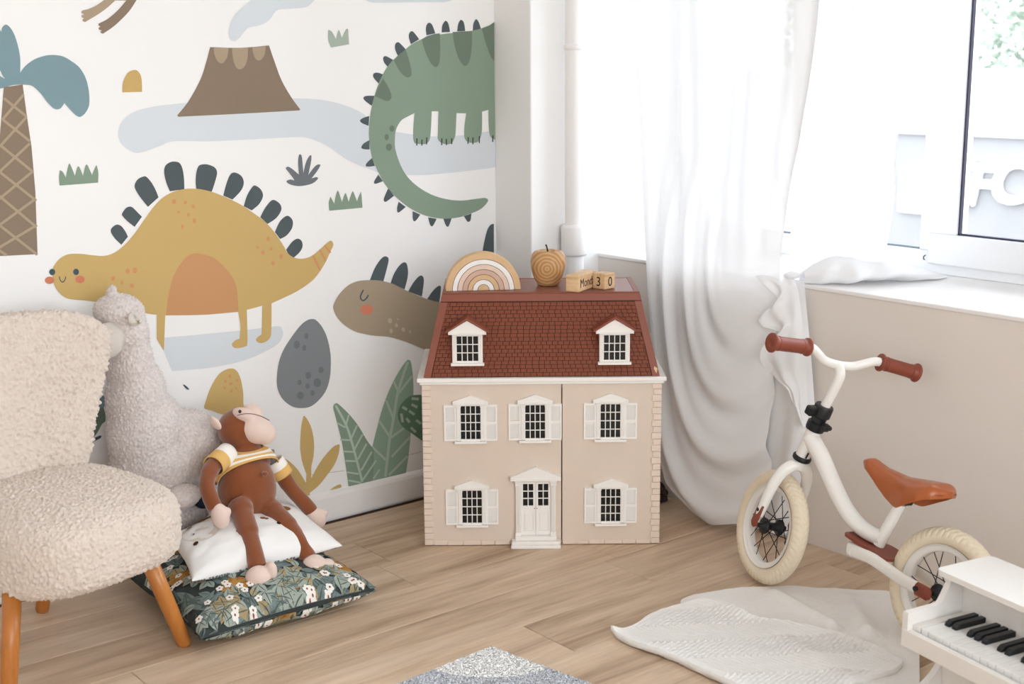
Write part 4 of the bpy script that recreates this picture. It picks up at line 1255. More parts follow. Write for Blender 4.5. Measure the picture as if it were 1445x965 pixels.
def wheel(center, T):
    TT = T @ Matrix.Translation(center) @ Matrix.Rotation(R(90), 4, 'Y')
    rim = MB().lathe([(.1045, -.016), (.1065, -.017), (.1065, -.015), (.100, -.011), (.093, -.012), (.0905, -.009), (.0905, .009), (.093, .012), (.100, .011), (.1065, .015), (.1065, .017), (.1045, .016)], 72, TT, closed=True)
    w = rim.build('wheel', M_BW, bike, smooth=True)
    ty = MB()
    NU, NV = 432, 36
    Rc, rc = .1235, .0215

    def tf(u, v):
        a, q = 2 * math.pi * u, 2 * math.pi * v
        r_ = rc
        oq = math.cos(q)
        if oq > .05:      # tread: curved herringbone grooves on the outer half
            ph = (a * 54 / (2 * math.pi) + abs(math.sin(q)) * 1.3) % 1.0
            g = 1 if ph < .26 else 0
            r_ -= .0024 * g * min(1, oq * 3)
            if abs(math.sin(q)) < .05: r_ -= .0008
        rr_ = Rc + r_ * math.cos(q)
        return TT @ Vector((rr_ * math.cos(a), rr_ * math.sin(a), r_ * .98 * math.sin(q)))
    ty.grid(tf, NU, NV, wrap=True)
    ty.build('tyre', M_TYRE, w, smooth=True)
    hb = MB().lathe([(0, -.040), (.006, -.040), (.006, -.032), (.011, -.031), (.011, -.026), (.020, -.0255), (.021, -.022), (.020, -.0195), (.0115, -.018), (.010, 0), (.0115, .018), (.020, .0195), (.021, .022), (.020, .0255), (.011, .026), (.011, .031), (.006, .032), (.006, .040), (0, .040)], 28, TT)
    hb.build('hub', M_BLK, w, smooth=True)
    for i in range(20):
        a = 2 * math.pi * i / 20 + .1
        side = -1 if i % 2 else 1
        tw = (.55 if (i // 2) % 2 else -.55)
        p = TT @ Vector((.0185 * math.cos(a + tw), .0185 * math.sin(a + tw), side * .0225))
        q = TT @ Vector((.0915 * math.cos(a), .0915 * math.sin(a), side * .002))
        MB().tube([p, q], .0012, 6).build('spoke', M_SPOKE, w, smooth=True)
    a = -1.25
    MB().tube([TT @ Vector((.091 * math.cos(a), .091 * math.sin(a), 0)), TT @ Vector((.074 * math.cos(a), .074 * math.sin(a), .004)), TT @ Vector((.068 * math.cos(a), .068 * math.sin(a), .005))], [.0042, .0046, .0035], 10).build('valve', M_BLK, w, smooth=True)
    return w


wheel(Vector((0, 0, HUBH)), Matrix.Identity(4))
wheel(Vector((0, .5275, HUBH)), SM)

# frame: head tube, swooping main tube, seat tube
fr = MB()
HB, HT = A0 + AX * .198, A0 + AX * .290
main = path3([A0 + AX * .262, (0, 0.4014, 0.3528), (0, 0.3543, 0.2995), (0, 0.307, 0.2527), (0, 0.2599, 0.2243), (0, 0.2174, 0.2142), (0, 0.1862, 0.2148)], 8)
fr.tube(main, [lerp(.0215, .0185, i / (len(main) - 1)) for i in range(len(main))], 20)
fr.tube([HB, HT], .0185, 20)
st0, st1 = Vector((0, 0.1911, 0.2083)), Vector((0, 0.1534, 0.3063))
fr.tube([st0 + (st0 - st1) * .12, st1], [.0145, .0135], 18)
fo = fr.build('frame', M_BW, bike, smooth=True, mods=[('EDGE_SPLIT', {'split_angle': R(50)})])
tag(fo, 'glossy white tube frame')
# rear stays: flat curved blades on both sides of the wheel
for s_ in (-1, 1):
    q = [Vector((s_ * .022, .262, .169)), Vector((s_ * .032, .232, .1715)), Vector((s_ * .040, .185, .172)), Vector((s_ * .044, .131, .162)), Vector((s_ * .046, .079, .151)), Vector((s_ * .047, .035, .146))]
    P = path3(q, 6)
    MB().tube(P, [lerp(.0165, .0145, i / (len(P) - 1)) for i in range(len(P))], 16, flat=((1, 0, 0), .42)).build('rear_stay', M_BW, bike, smooth=True)
    d = MB()
    d.tube([Vector((s_ * .0535, .040, .1475)), Vector((s_ * .0535, .036, .147)), Vector((s_ * .0535, .004, .143)), Vector((s_ * .0535, -.004, .1425))], [.009, .0155, .0155, .009], 20, flat=((1, 0, 0), .30))
    do = d.build('axle_cover', M_GRIP, bike, smooth=True)
    MB().lathe([(0, 0), (.0058, 0), (.0058, .004), (0, .004)], 14, Matrix.Translation((s_ * .0575 + (-.004 if s_ < 0 else 0), .034, .147)) @ Matrix.Rotation(R(90), 4, 'Y')).build('bolt', M_BLK, do)
# cross piece joining the stays in front of the wheel, with the brown foot plate
MB().tube(path3([(-.030, .240, .171), (-.018, .262, .168), (0, .268, .167), (.018, .262, .168), (.030, .240, .171)], 5), .0165, 14, flat=((0, 1, 0), .45)).build('bridge', M_BW, bike, smooth=True)
fp = MB()
outl = [(-.030, .272, 0), (0, .279, 0), (.030, .272, 0), (.040, .22, 0), (.042, .16, 0), (.030, .135, 0), (-.030, .135, 0), (-.042, .16, 0), (-.040, .22, 0)]
fp.prism(catmull(outl, 5), lambda a, b, d: Vector((a, b, d + .1865 + .010 * smooth01((b - .2) / .08) - .012 * smooth01((.2 - b) / .07))), 0, .007)
fp.build('foot_plate', M_GRIP, bike, smooth=False, bevel=0.002)
# saddle
sd = MB()


def saddle(u, v):
    """u round the section, v from tail to nose"""
    s = lerp(.028, .270, v)
    w = interp([0, .06, .18, .35, .55, .75, .92, 1], [.010, .047, .060, .054, .036, .026, .022, .008], v)
    top = interp([0, .1, .3, .5, .75, .92, 1], [.366, .378, .374, .369, .376, .389, .381], v)
    dp = interp([0, .08, .25, .42, .6, .8, .95, 1], [.012, .024, .038, .052, .044, .028, .018, .006], v)
    q = math.pi * (u * 1.16 - .08)
    cx_ = -math.cos(q)
    sx = math.sin(q)
    x = w * (abs(cx_) ** .75) * (1 if cx_ > 0 else -1)
    z = top - dp * (1 - max(sx, -.3)) ** 1.25
    return Vector((x, s, z))


sd.grid(saddle, 33, 40)
nn = 33
sd.add([saddle(i / 32, 0) for i in range(33)], [tuple(range(33))])
sd.add([saddle(i / 32, 1) for i in range(33)], [tuple(range(33))[::-1]])
so = sd.build('saddle', M_SADDLE, bike, smooth=True, mods=[('SUBSURF', {'levels': 1, 'render_levels': 1})])
ub = MB()
ub.grid(lambda u, v: Vector((lerp(-1, 1, u) * .93 * interp([0, .06, .18, .35, .55, .75, .92, 1], [.030, .050, .060, .054, .036, .026, .022, .008], v), lerp(.031, .262, v),
        interp([0, .08, .25, .42, .6, .8, .95, 1], [.356, .357, .341, .325, .337, .358, .368, .37], v))), 9, 24)
ub.build('saddle_underside', M_BLK, so, smooth=True)
MB().box(-.013, .013, .128, .164, .306, .334).build('saddle_clamp', M_BLK, bike, bevel=0.004)
MB().tube([(-.016, .140, .314), (.016, .140, .314)], .004, 10).tube([(-.006, .158, .300), (-.012, .166, .308)], .0022, 8).build('clamp_bolt', M_SPOKE, bike, smooth=True)


# fork and handlebar turn with the front wheel
def S(p):
    return SM @ Vector(p)


FW = Vector((0, math.cos(RK), math.sin(RK)))
LT = Vector((1, 0, 0))


def fk(l, a, f=0.0):
    return S(A0 + LT * l + AX * a + FW * f)


fork = MB()
arch = path3([fk(-.049, .030), fk(-.049, .085), fk(-.046, .125), fk(-.036, .158), fk(-.018, .177), fk(0, .182), fk(.018, .177), fk(.036, .158), fk(.046, .125), fk(.049, .085), fk(.049, .030)], 6)
na = len(arch)
fork.tube(arch, [lerp(.0105, .0155, math.sin(math.pi * i / (na - 1)) ** .6) for i in range(na)], 18)
fork.tube([fk(0, .175), fk(0, .200)], .0165, 18)
fko = fork.build('fork', M_BW, bike, smooth=True, mods=[('EDGE_SPLIT', {'split_angle': R(50)})])
for s_ in (-1, 1):
    c = MB().tube([fk(s_ * .055, .064), fk(s_ * .055, .058), fk(s_ * .055, .004), fk(s_ * .055, -.004)], [.006, .0125, .0135, .007], 18, flat=(tuple(SM.to_3x3() @ LT), .34))
    co = c.build('axle_cover', M_GRIP, fko, smooth=True)
    MB().tube([fk(s_ * .058, .044), fk(s_ * .0608, .044)], .005, 12).build('bolt', M_BLK, co)
# headset ring and quick-release clamp
hr = MB()
hr.lathe([(0, -.006), (.0215, -.006), (.0235, -.003), (.0235, .004), (.0205, .007), (0, .007)], 26, Matrix.Translation(A0 + AX * .203) @ Matrix.Rotation(RK, 4, 'X'))
hr.tube([A0 + AX * .207 + Vector((-.012, -.022, 0)), A0 + AX * .222 + Vector((-.012, -.023, 0))], .0022, 8)
hr.build('headset_ring', M_BLK, bike, smooth=True, mods=[('EDGE_SPLIT', {'split_angle': R(45)})])
cl = MB()
CT = Matrix.Translation(A0 + AX * .318) @ Matrix.Rotation(RK, 4, 'X')
cl.lathe([(0, -.034), (.0225, -.034), (.0235, -.030), (.0235, -.014), (.0185, -.010), (.0185, .002), (.0235, .006), (.0235, .030), (.0215, .034), (0, .034)], 26, CT)
clo = cl.build('seat_clamp', M_BLK, bike, smooth=True, mods=[('EDGE_SPLIT', {'split_angle': R(40)})])
clo.name = 'stem_clamp'
MB().box(-.046, -.012, -.006, .016, .004, .028, CT).build('clamp_lever', M_BLK, clo, bevel=0.005)
MB().box(-.010, .010, -.034, -.020, -.022, -.004, CT).tube([CT @ Vector((-.014, -.031, -.013)), CT @ Vector((.016, -.031, -.013))], .006, 12).build('clamp_screw', M_BLK, clo, bevel=0.002)
# stem and bar
C = Vector((0, 0.3985, 0.5827))
R22 = R(22)
ax2 = Vector((0, -math.sin(R22), math.cos(R22))); fw2 = Vector((0, math.cos(R22), math.sin(R22)))
ph = R(15.05)
F2 = fw2 * math.cos(ph) + LT * math.sin(ph); N2 = LT * math.cos(ph) - fw2 * math.sin(ph)


def hb_(l, b, u):
    return C + N2 * l - F2 * b + ax2 * u


stem = MB()
stem.tube(path3([A0 + AX * .30, (0, 0.4144, 0.4836), (0, 0.3992, 0.5199), (0, 0.3878, 0.5517), (0, 0.3879, 0.569), C], 6), .0125, 18)
stem.build('stem', M_BW, bike, smooth=True)
bar = MB()
bp_ = []
for sg in (-1, 1):
    side = [(sg * l, b, u) for l, b, u in ((.022, 0, .001), (.045, .001, .006), (.070, .003, .020), (.090, .004, .030), (.110, .005, .032), (.150, .009, .031), (.200, .014, .029))]
    bp_.append([hb_(*q) for q in side])
bar.tube(path3(bp_[0][::-1] + [C] + bp_[1], 6), .0112, 18)
bo = bar.build('handlebar', M_BW, bike, smooth=True)
for sg in (-1, 1):
    g0, g1 = hb_(sg * .104, .0048, .032), hb_(sg * .2125, .0155, .0288)
    dirv = (g1 - g0).normalized()
    Lg = (g1 - g0).length
    zz = Vector((0, 0, 1)); q = zz.rotation_difference(dirv).to_matrix().to_4x4()
    T = Matrix.Translation(g0) @ q
    prof = [(0, 0), (.020, 0), (.0222, .002), (.0222, .005), (.0195, .007), (.0172, .010), (.0172, .018), (.0180, .0185), (.0180, .0215), (.0172, .022), (.0172, Lg - .020), (.0180, Lg - .0195), (.0180, Lg - .0165), (.0172, Lg - .016), (.0180, Lg - .009), (.0215, Lg - .006), (.0235, Lg - .003), (.0235, Lg), (.0215, Lg + .002), (.006, Lg + .002), (.004, Lg), (0, Lg)]
    MB().lathe(prof, 30, T).build('grip', M_GRIP, bike, smooth=True, mods=[('EDGE_SPLIT', {'split_angle': R(55)})])

# ------------------------------------------------------------------ toy piano
PM = Matrix.Translation((2.275, 1.434, 0)) @ Matrix.Rotation(R(-101.5), 4, 'Z')    # local x = along keyboard, y = to the back
piano = thing('toy_piano', 'white wooden toy piano with black and white keys at frame edge', 'piano', M=PM)
M_PI = mat('white_satin_lacquer', (236, 232, 227), 0.38, 0.35, 0.015, 20)
M_PK = mat('ivory_key_plastic', (243, 242, 240), 0.25, 0.4, 0.01, 30)
PWD = .42
KN = 18
KP = .0188
# side panels
side = [(.132, 0, 1), (.132, .288, 1), (.008, .288, 1), (.004, .270, 0), (-.012, .242, 0), (-.019, .2345, 0), (-.030, .2325, 0), (-.100, .2310, 1), (-.1045, .226, 0), (-.1045, .172, 1), (-.040, .160, 1), (-.006, .150, 0), (-.001, .119, 0), (-.012, .094, 0), (-.040, .070, 0), (-.078, .052, 0), (-.098, .030, 0), (-.100, 0, 1), (-.070, 0, 1), (-.055, .012, 0), (.020, .014, 0), (.100, .012, 0), (.108, 0, 1)]
so_ = catmull(side, 5)
for x0 in (.010, PWD - .024):
    MB().prism(so_, lambda a, b, d: (d, a, b), x0, x0 + .014).build('side_panel', M_PI, piano, bevel=0.0015)
# lid with rounded corners
ldp = []
for cx_, cy_, a0 in ((.014, .000, 180), (PWD - .014, .000, 270), (PWD - .014, .125, 0), (.014, .125, 90)):
    for k in range(7):
        q = R(a0 + k * 15)
        ldp.append((cx_ + .014 * math.cos(q), cy_ + .014 * math.sin(q)))
MB().prism(ldp, lambda a, b, d: (a, b, d), .288, .300).build('lid', M_PI, piano, bevel=0.003)
MB().box(.024, PWD - .024, .040, .046, .190, .288).build('fall_board', M_PI, piano, bevel=0.001)
MB().box(.024, PWD - .024, .118, .128, .012, .288).build('back_panel', M_PI, piano)
MB().box(.024, PWD - .024, -.004, .004, .012, .175).build('lower_panel', M_PI, piano)
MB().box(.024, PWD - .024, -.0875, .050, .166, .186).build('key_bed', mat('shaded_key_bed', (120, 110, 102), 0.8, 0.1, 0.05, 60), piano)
MB().box(.010, PWD - .010, -.1070, -.0920, .160, .196).build('key_slip', M_PI, piano, bevel=0.002)
x0 = .044
MB().box(.0245, x0 - .0015, -.0905, .044, .184, .2055).build('cheek_block', M_PI, piano, bevel=0.0015)
x1 = x0 + KN * KP
for i in range(KN):
    o = MB().box(x0 + i * KP + .0007, x0 + (i + 1) * KP - .0007, -.0880, .044, .186, .2050).build('white_key', M_PK, piano, bevel=0.0008)
MB().box(x1 + .001, PWD - .0245, -.0905, .044, .184, .2055).build('cheek_block', M_PI, piano, bevel=0.0015)
for i in range(KN - 1):
    if i % 7 in (0, 1, 3, 4, 5):
        xc = x0 + (i + 1) * KP
        k = MB()
        k.prism([(-.040, .2050), (.044, .2050), (.044, .2165), (-.030, .2165), (-.038, .2120)], lambda a, b, d: (d, a, b), xc - .0062, xc + .0062)
        k.build('black_key', M_BLK, piano, bevel=0.0015)

# ------------------------------------------------------------------ textures used for woolly relief
def cloud_tex(name, scale, depth=1, kind='CLOUDS'):
    t = bpy.data.textures.new(name, kind)
    t.noise_scale = scale
    if kind == 'CLOUDS':
        t.noise_depth = depth
    return t


def curl_tex(name, scale):
    t = bpy.data.textures.new(name, 'VORONOI')
    t.noise_scale = scale
    t.weight_1, t.weight_2 = -1.0, 1.0
    t.noise_intensity = 1.4
    t.distance_metric = 'DISTANCE'
    return t


TX_CURL = curl_tex('curl_relief', 0.0115)
TX_CURL2 = cloud_tex('fine_curl_relief', 0.0050, 0)
TX_LOOP = curl_tex('plush_loop_relief', 0.0068)


def supe(nu, nv, e1, e2, fn):
    """superellipsoid: fn maps unit coordinates (-1..1) to a point"""
    def pw(c, e):
        return math.copysign(abs(c) ** e, c)
    vs, fs = [], []
    for j in range(nv + 1):
        th = -math.pi / 2 + math.pi * j / nv
        for i in range(nu):
            ph = 2 * math.pi * i / nu
            vs.append(fn(pw(math.cos(th), e1) * pw(math.cos(ph), e2), pw(math.cos(th), e1) * pw(math.sin(ph), e2), pw(math.sin(th), e1)))
    fs = [(j * nu + i, j * nu + (i + 1) % nu, (j + 1) * nu + (i + 1) % nu, (j + 1) * nu + i) for j in range(nv) for i in range(nu)]
    return vs, fs


# ------------------------------------------------------------------ armchair
M_BOUCLE = mat('cream_boucle', (216, 201, 188), 0.95, 0.05, 0.05, 60, 0.6, 260, sheen=0.25, bump_dist=0.003)
M_LEG = wood('honey_beech', (158, 92, 36), (184, 114, 50), (200, 132, 66), (10, 10, 2), 0.3, spec=0.45)
CM = Matrix.Translation((1.0, 2.80, 0)) @ Matrix.Rotation(R(15), 4, 'Z')
chair = thing('armchair', 'small cream boucle armchair with honey wooden legs before the mural', 'chair', M=CM)
vs, fs = supe(200, 90, .42, .62, lambda x, y, z: Vector((x * .222 * (1 - .04 * max(0, y)), y * .215 - .012 + (-.012 * (1 - x * x) if y < 0 else 0), .302 + z * (.092 if z > 0 else .095) + .012 * (1 - x * x) * (1 - y * y) * (1 if z > 0 else 0) + .012 * y * (-1 if z < 0 else 1))))
DISP = [('REMESH', {'mode': 'VOXEL', 'voxel_size': .0029, 'use_smooth_shade': True}), ('DISPLACE', {'strength': .0135, 'mid_level': .4, 'texture': TX_CURL, 'texture_coords': 'LOCAL'}), ('DISPLACE', {'strength': .006, 'mid_level': .5, 'texture': TX_CURL2, 'texture_coords': 'LOCAL'})]
SEAT_DISP = [(k_, dict(p_)) for k_, p_ in DISP]
SEAT_DISP[1][1]['strength'] = .0100
MB().add(vs, fs).build('seat', M_BOUCLE, chair, smooth=True, mods=SEAT_DISP)


def back_map(x, y, z):
    k_ = (z + 1) / 2
    hw = interp([0, .3, .6, .85, 1], [.168, .200, .258, .306, .304], k_)
    zz = lerp(.345, .752, k_) - .020 * x * x * smooth01((k_ - .4) / .6)
    return Vector((x * hw, .165 + .065 * k_ - .050 * x * x + y * .042, zz))


vs, fs = supe(160, 120, .38, .5, lambda x, y, z: back_map(x, y, z))
MB().add(vs, fs).build('backrest', M_BOUCLE, chair, smooth=True, mods=DISP)
for top, foot in (((1.148, 2.700, .245), (1.228, 2.694, 0)), ((.840, 2.655, .245), (.803, 2.630, 0)), ((1.060, 3.000, .245), (1.047, 3.100, 0)), ((.860, 2.960, .245), (.800, 3.050, 0))):
    a, b_ = Vector(top), Vector(foot)
    MB().tube([a, lerp(a, b_, .5), lerp(a, b_, .955), lerp(a, b_, .985), b_], [.0195, .0185, .0165, .0150, .0115], 18).build('leg', M_LEG, chair, smooth=True, world=True)

# ------------------------------------------------------------------ pillows


class Pillow:
    def __init__(s, FL, FR, BR, BL, up, dn, seed=0, floor=None):
        s.c = [Vector(q) for q in (FL, FR, BR, BL)]
        s.up, s.dn, s.seed, s.floor = up, dn, seed, floor

    def pt(s, u, v, side=1, off=0.0):
        """u, v in -1..1; side +1 top, -1 underside"""
        cu = u * (1 - .055 * (1 - v * v) * abs(u)); cv = v * (1 - .055 * (1 - u * u) * abs(v))
        a, b = (cu + 1) / 2, (cv + 1) / 2
        p = (s.c[0] * (1 - a) + s.c[1] * a) * (1 - b) + (s.c[3] * (1 - a) + s.c[2] * a) * b
        w = max(0.0, (1 - u * u) * (1 - v * v))
        prof = w ** .42
        wr = noise.noise(Vector((u * 2.2 + s.seed, v * 2.2, s.seed))) * .16 + .10 * noise.noise(Vector((u * 5 + s.seed, v * 5, 3.0)))
        h = (s.up if side > 0 else -s.dn) * prof * (1 + wr * (1 - w * .5))
        z = p.z + h + (off if side > 0 else -off)
        if s.floor is not None:
            z = max(z, s.floor + (0.0 if off == 0 else 0.0003))
        q = Vector((p.x, p.y, z))
        if off:      # print stands off sideways too where the cover is steep
            c = (s.c[0] + s.c[1] + s.c[2] + s.c[3]) / 4
            d = Vector((p.x - c.x, p.y - c.y, 0)).normalized()
            q += d * off * 1.3 * (1 - w) ** 2
        return q

    def mesh(s, n=64):
        mb = MB()
        f = lambda t: math.sin(t * math.pi / 2)
        for side in (1, -1):
            mb.grid(lambda a, b: s.pt(f(a * 2 - 1), f(b * 2 - 1), side), n, n)
        return mb

    def print_shape(s, mb, pts, mi, side=1, off=.0008):
        """flat printed shape given by its outline in pillow coordinates"""
        P = [s.pt(max(-.9996, min(.9996, a)), max(-.9996, min(.9996, b)), side, off) for a, b in pts]
        ca = sum(a for a, b in pts) / len(pts); cb = sum(b for a, b in pts) / len(pts)
        P.append(s.pt(max(-.9996, min(.9996, ca)), max(-.9996, min(.9996, cb)), side, off + .0002))
        k_ = len(pts)
        mb.add(P, [(i, (i + 1) % k_, k_) for i in range(k_)], mi)


def leaf(cx, cy, ang, L_, W_, n=7):
    out = []
    for i in range(n):
        t = i / (n - 1)
        out.append((t * L_, W_ * math.sin(math.pi * t ** .8)))
    for i in range(n - 2, 0, -1):
        t = i / (n - 1)
        out.append((t * L_, -W_ * math.sin(math.pi * t ** .8)))
    c, s_ = math.cos(ang), math.sin(ang)
    return [(cx + a * c - b * s_, cy + a * s_ + b * c) for a, b in out]


def disc(cx, cy, r, n=9, ry=None, rot=0):
    ry = ry or r
    c, s_ = math.cos(rot), math.sin(rot)
    return [(cx + r * math.cos(q) * c - ry * math.sin(q) * s_, cy + r * math.cos(q) * s_ + ry * math.sin(q) * c) for q in [2 * math.pi * i / n for i in range(n)]]


F_ = Vector((1.216, 2.61, 0.045)); R_ = Vector((1.677, 2.59, 0.05)); L__ = Vector((1.244, 3.074, 0.06))
F_.x += .012
Bk = Vector((R_.x + .02, L__.y - .01, .06))
dark_p = Pillow(F_, R_, Bk, L__, .076, .062, 2.0, floor=.001)
M_DP = mat('charcoal_cotton', (64, 69, 68), 0.85, 0.1, 0.08, 25, 0.15, 500)
floral = thing('floral_cushion', 'dark cushion with grey leaves, ochre blooms and small white flowers on floor', 'cushion', ((F_ + R_ + Bk + L__) / 4) * 1.0)
dark_p.mesh().build('cushion_cover', M_DP, floral, smooth=True, world=True)
PRM = [mat('print_sage', (160, 168, 158), 0.85, 0.1, 0.06, 60), mat('print_grey_green', (118, 132, 130), 0.85, 0.1, 0.08, 60), mat('print_ochre', (178, 130, 68), 0.85, 0.1, 0.12, 50),
       mat('print_white', (236, 233, 226), 0.85, 0.1, 0.02, 60), mat('print_stem', (92, 104, 98), 0.85, 0.1, 0.05, 60), mat('print_khaki', (166, 148, 112), 0.85, 0.1, 0.06, 60), mat('print_brick', (150, 72, 56), 0.85, 0.1, 0.05, 60),
       mat('print_ochre_dark', (150, 104, 50), 0.85, 0.1, 0.1, 50)]
random.seed(12)
pr = MB()
U = random.uniform
for side in (1, -1):
    rv = (lambda: U(-.98, .95) if random.random() < .6 else -1.02 + .33 * random.random()) if side > 0 else (lambda: -1.02 + .28 * random.random())
    k_ = 1.0 if side > 0 else .55
    for i in range(int(44 * k_)):        # sweeping grey-green acanthus leaves
        cx_, cy_, a = U(-.95, .9), rv(), U(0, 6.28)
        for j in range(3):
            dark_p.print_shape(pr, leaf(cx_, cy_, a + j * .30, .40 - j * .05, .046), 1, side, .0006)
            dark_p.print_shape(pr, leaf(cx_ + .01, cy_ + .01, a + j * .30 + .05, .30 - j * .05, .009), 4, side, .0010)
    for i in range(int(50 * k_)):        # stems
        dark_p.print_shape(pr, leaf(U(-.95, .95), rv(), U(0, 6.28), .36, .009), 4, side, .0008)
    fl_pos = [(-.42, -.60), (.08, -.78), (.80, -.62), (-.78, .0), (.35, .05), (-.1, -.15), (.9, .3), (-.5, .6), (.4, .6)] if side > 0 else [(-.05, -.93), (.55, -.9)]
    for cx_, cy_ in fl_pos:               # ochre blooms
        for j in range(7):
            q = j * .9 + cx_
            dark_p.print_shape(pr, disc(cx_ + .075 * math.cos(q), cy_ + .075 * math.sin(q), .085, 9, .060, q), 2, side, .0014 + j * .00012)
            dark_p.print_shape(pr, leaf(cx_, cy_, q + .3, .13, .008), 7, side, .0026)
        dark_p.print_shape(pr, disc(cx_, cy_, .055, 9, .065), 2, side, .0028)
    for i in range(int(230 * k_)):       # small paired leaves
        cx_, cy_, a = U(-.97, .97), rv(), U(0, 6.28)
        col = random.choice((0, 0, 0, 5, 1))
        for da in (-.55, .55) if i % 2 else (0,):
            dark_p.print_shape(pr, leaf(cx_, cy_, a + da, .150, .043), col, side, .0031)
            dark_p.print_shape(pr, leaf(cx_, cy_, a + da, .135, .005), 4, side, .0035)
    for i in range(int(27 * k_)):        # clusters of white flowers
        bx_, by_ = U(-.95, .95), rv()
        for j in range(random.choice((2, 3, 4))):
            cx_, cy_ = bx_ + U(-.12, .12), by_ + U(-.09, .09)
            for q in range(5):
                aa = q * 1.2566 + i
                dark_p.print_shape(pr, disc(cx_ + .024 * math.cos(aa), cy_ + .024 * math.sin(aa), .019, 7), 3, side, .0038)
            dark_p.print_shape(pr, disc(cx_, cy_, .010, 6), 6, side, .0043)
tag(pr.build('floral_print', PRM, floral, world=True), None, kind='stuff')

WF = Vector((1.278, 2.748, 0.125)); WR = Vector((1.663, 2.71, 0.13)); WBL = Vector((1.315, 2.945, 0.165)); WBR = Vector((1.693, 3.042, 0.16))
white_p = Pillow(WF, WR, WBR, WBL, .056, .035, 5.0)
wp = thing('white_cushion', 'white cushion printed with little brown animal faces lying under the monkey', 'cushion', ((WF + WR + WBR + WBL) / 4))
M_WP = mat('white_cotton', (240, 238, 236), 0.8, 0.1, 0.01, 30, 0.12, 500)
white_p.mesh().build('cushion_cover', M_WP, wp, smooth=True, world=True)
PW_ = [mat('print_brown', (140, 96, 58), 0.85, 0.1, 0.06, 90), mat('print_dark_brown', (66, 40, 36), 0.85, 0.1, 0.05, 90), mat('print_beige', (222, 214, 204), 0.85, 0.1, 0.02, 60), mat('print_grey', (120, 122, 120), 0.85, 0.1, 0.08, 60)]
wpm = MB()
sp = white_p.print_shape
# one face on the left, half under the monkey's hand, another on the right
sp(wpm, disc(-.66, .30, .26, 18, .50, .15), 2, 1, .0006)
sp(wpm, disc(-.44, .80, .15, 16, .16, .3), 0, 1, .0012)
for q in range(10):
    sp(wpm, disc(-.44 + .10 * math.cos(q * 2.4) * (q / 10 + .2), .80 + .11 * math.sin(q * 2.4) * (q / 10 + .2), .012, 6, .016), 1, 1, .0018)
for ex, ey in ((-.74, .66), (-.40, .16)):
    sp(wpm, disc(ex, ey, .070, 12, .085), 2, 1, .0014)
    sp(wpm, disc(ex, ey, .042, 10, .050), 1, 1, .0020)
sp(wpm, disc(-.82, -.12, .040, 10, .060), 1, 1, .0016)
sp(wpm, disc(-.78, .22, .018, 8, .026), 1, 1, .0016)
sp(wpm, disc(.62, .12, .10, 14, .12, .4), 0, 1, .0012)
sp(wpm, disc(.34, -.40, .030, 10, .045), 1, 1, .0016)
sp(wpm, disc(-.22, -.36, .045, 9, .06, .6), 0, 1, .001)
sp(wpm, disc(.20, -.10, .035, 9, .05, .6), 0, 1, .001)
sp(wpm, disc(.24, -.16, .025, 9, .03, .2), 0, 1, .001)
random.seed(31)
for i in range(70):
    a = random.uniform(-.92, .92)
    b = -.985 + .5 * random.random() ** 2
    for q in range(3):
        sp(wpm, disc(a + .022 * math.cos(q * 2.1 + i), b + .03 * math.sin(q * 2.1 + i), .016, 7, .022), 3, -1, .0008)
tag(wpm.build('face_print', PW_, wp, world=True), None, kind='stuff')

# ------------------------------------------------------------------ plush llama
llama = thing('plush_llama', 'tall oatmeal plush llama leaning on mural wall between armchair and monkey', 'plush toy', (1.36, 3.06, 0.10))
M_LLAMA = mat('oatmeal_plush', (212, 201, 196), 0.95, 0.05, 0.34, 150, 0.5, 300, sheen=0.3, bump_dist=0.002)
M_LFACE = mat('smooth_beige_plush', (206, 197, 187), 0.95, 0.05, 0.03, 90, 0.15, 500, sheen=0.3)
lb_ = MB()
YL = 3.100
Pm = .00176


def LB(p, rx, rz, ry, tilt=0):
    lb_.ball(p, (rx * Pm, ry, rz * Pm), Matrix.Rotation(R(tilt), 3, 'Y'), 28, 18)


LB((1.293, 3.1, 0.7088), 37, 27, .060, 8)
LB((1.307, 3.1, 0.6541), 33, 42, .062, 0)
LB((1.311, 3.1, 0.5735), 34, 55, .068, 4)
LB((1.322, 3.1, 0.4907), 44, 60, .076, 8)
LB((1.342, 3.1, 0.396), 58, 66, .090, 8)
LB((1.378, 3.1, 0.3057), 78, 62, .100, 6)
LB((1.447, 3.1, 0.3487), 60, 52, .086, 20)
LB((1.5, 3.1, 0.3101), 40, 52, .080, 10)
LB((1.365, 3.1, 0.1955), 78, 60, .100, 0)
LB((1.278, 3.1, 0.7577), 9, 13, .016, 10)
PL = [('REMESH', {'mode': 'VOXEL', 'voxel_size': .0030, 'use_smooth_shade': True}), ('SMOOTH', {'iterations': 24, 'factor': .6}), ('DISPLACE', {'strength': .013, 'mid_level': .4, 'texture': TX_LOOP, 'texture_coords': 'LOCAL'})]
lb_.build('llama_body', M_LLAMA, llama, smooth=True, world=True, mods=PL)
MB().ball((1.246, 3.062, 0.6507), (.040, .022, .044), Matrix.Rotation(R(12), 3, 'Y')).build('face', M_LFACE, llama, smooth=True, world=True)
MB().ball((1.234, 3.038, 0.6699), .0042, nu=12, nv=8).build('eye', mat('plush_eye', (24, 24, 30), 0.15, 0.6, 0.05, 50), llama, smooth=True, world=True)
ear = MB()
ep = Vector((1.298, 3.03, 0.699))


def ear_f(u, v):
    q = 2 * math.pi * u
    r_ = .0165 * math.sin(math.pi * (.08 + .90 * v)) ** .6
    return ep + Vector((r_ * math.cos(q) * 1.0 + .008 * (v - .5), -.004 - .016 * v + .010 * math.sin(q) ** 2, r_ * math.sin(q) * .95 + .010 * (.5 - v)))


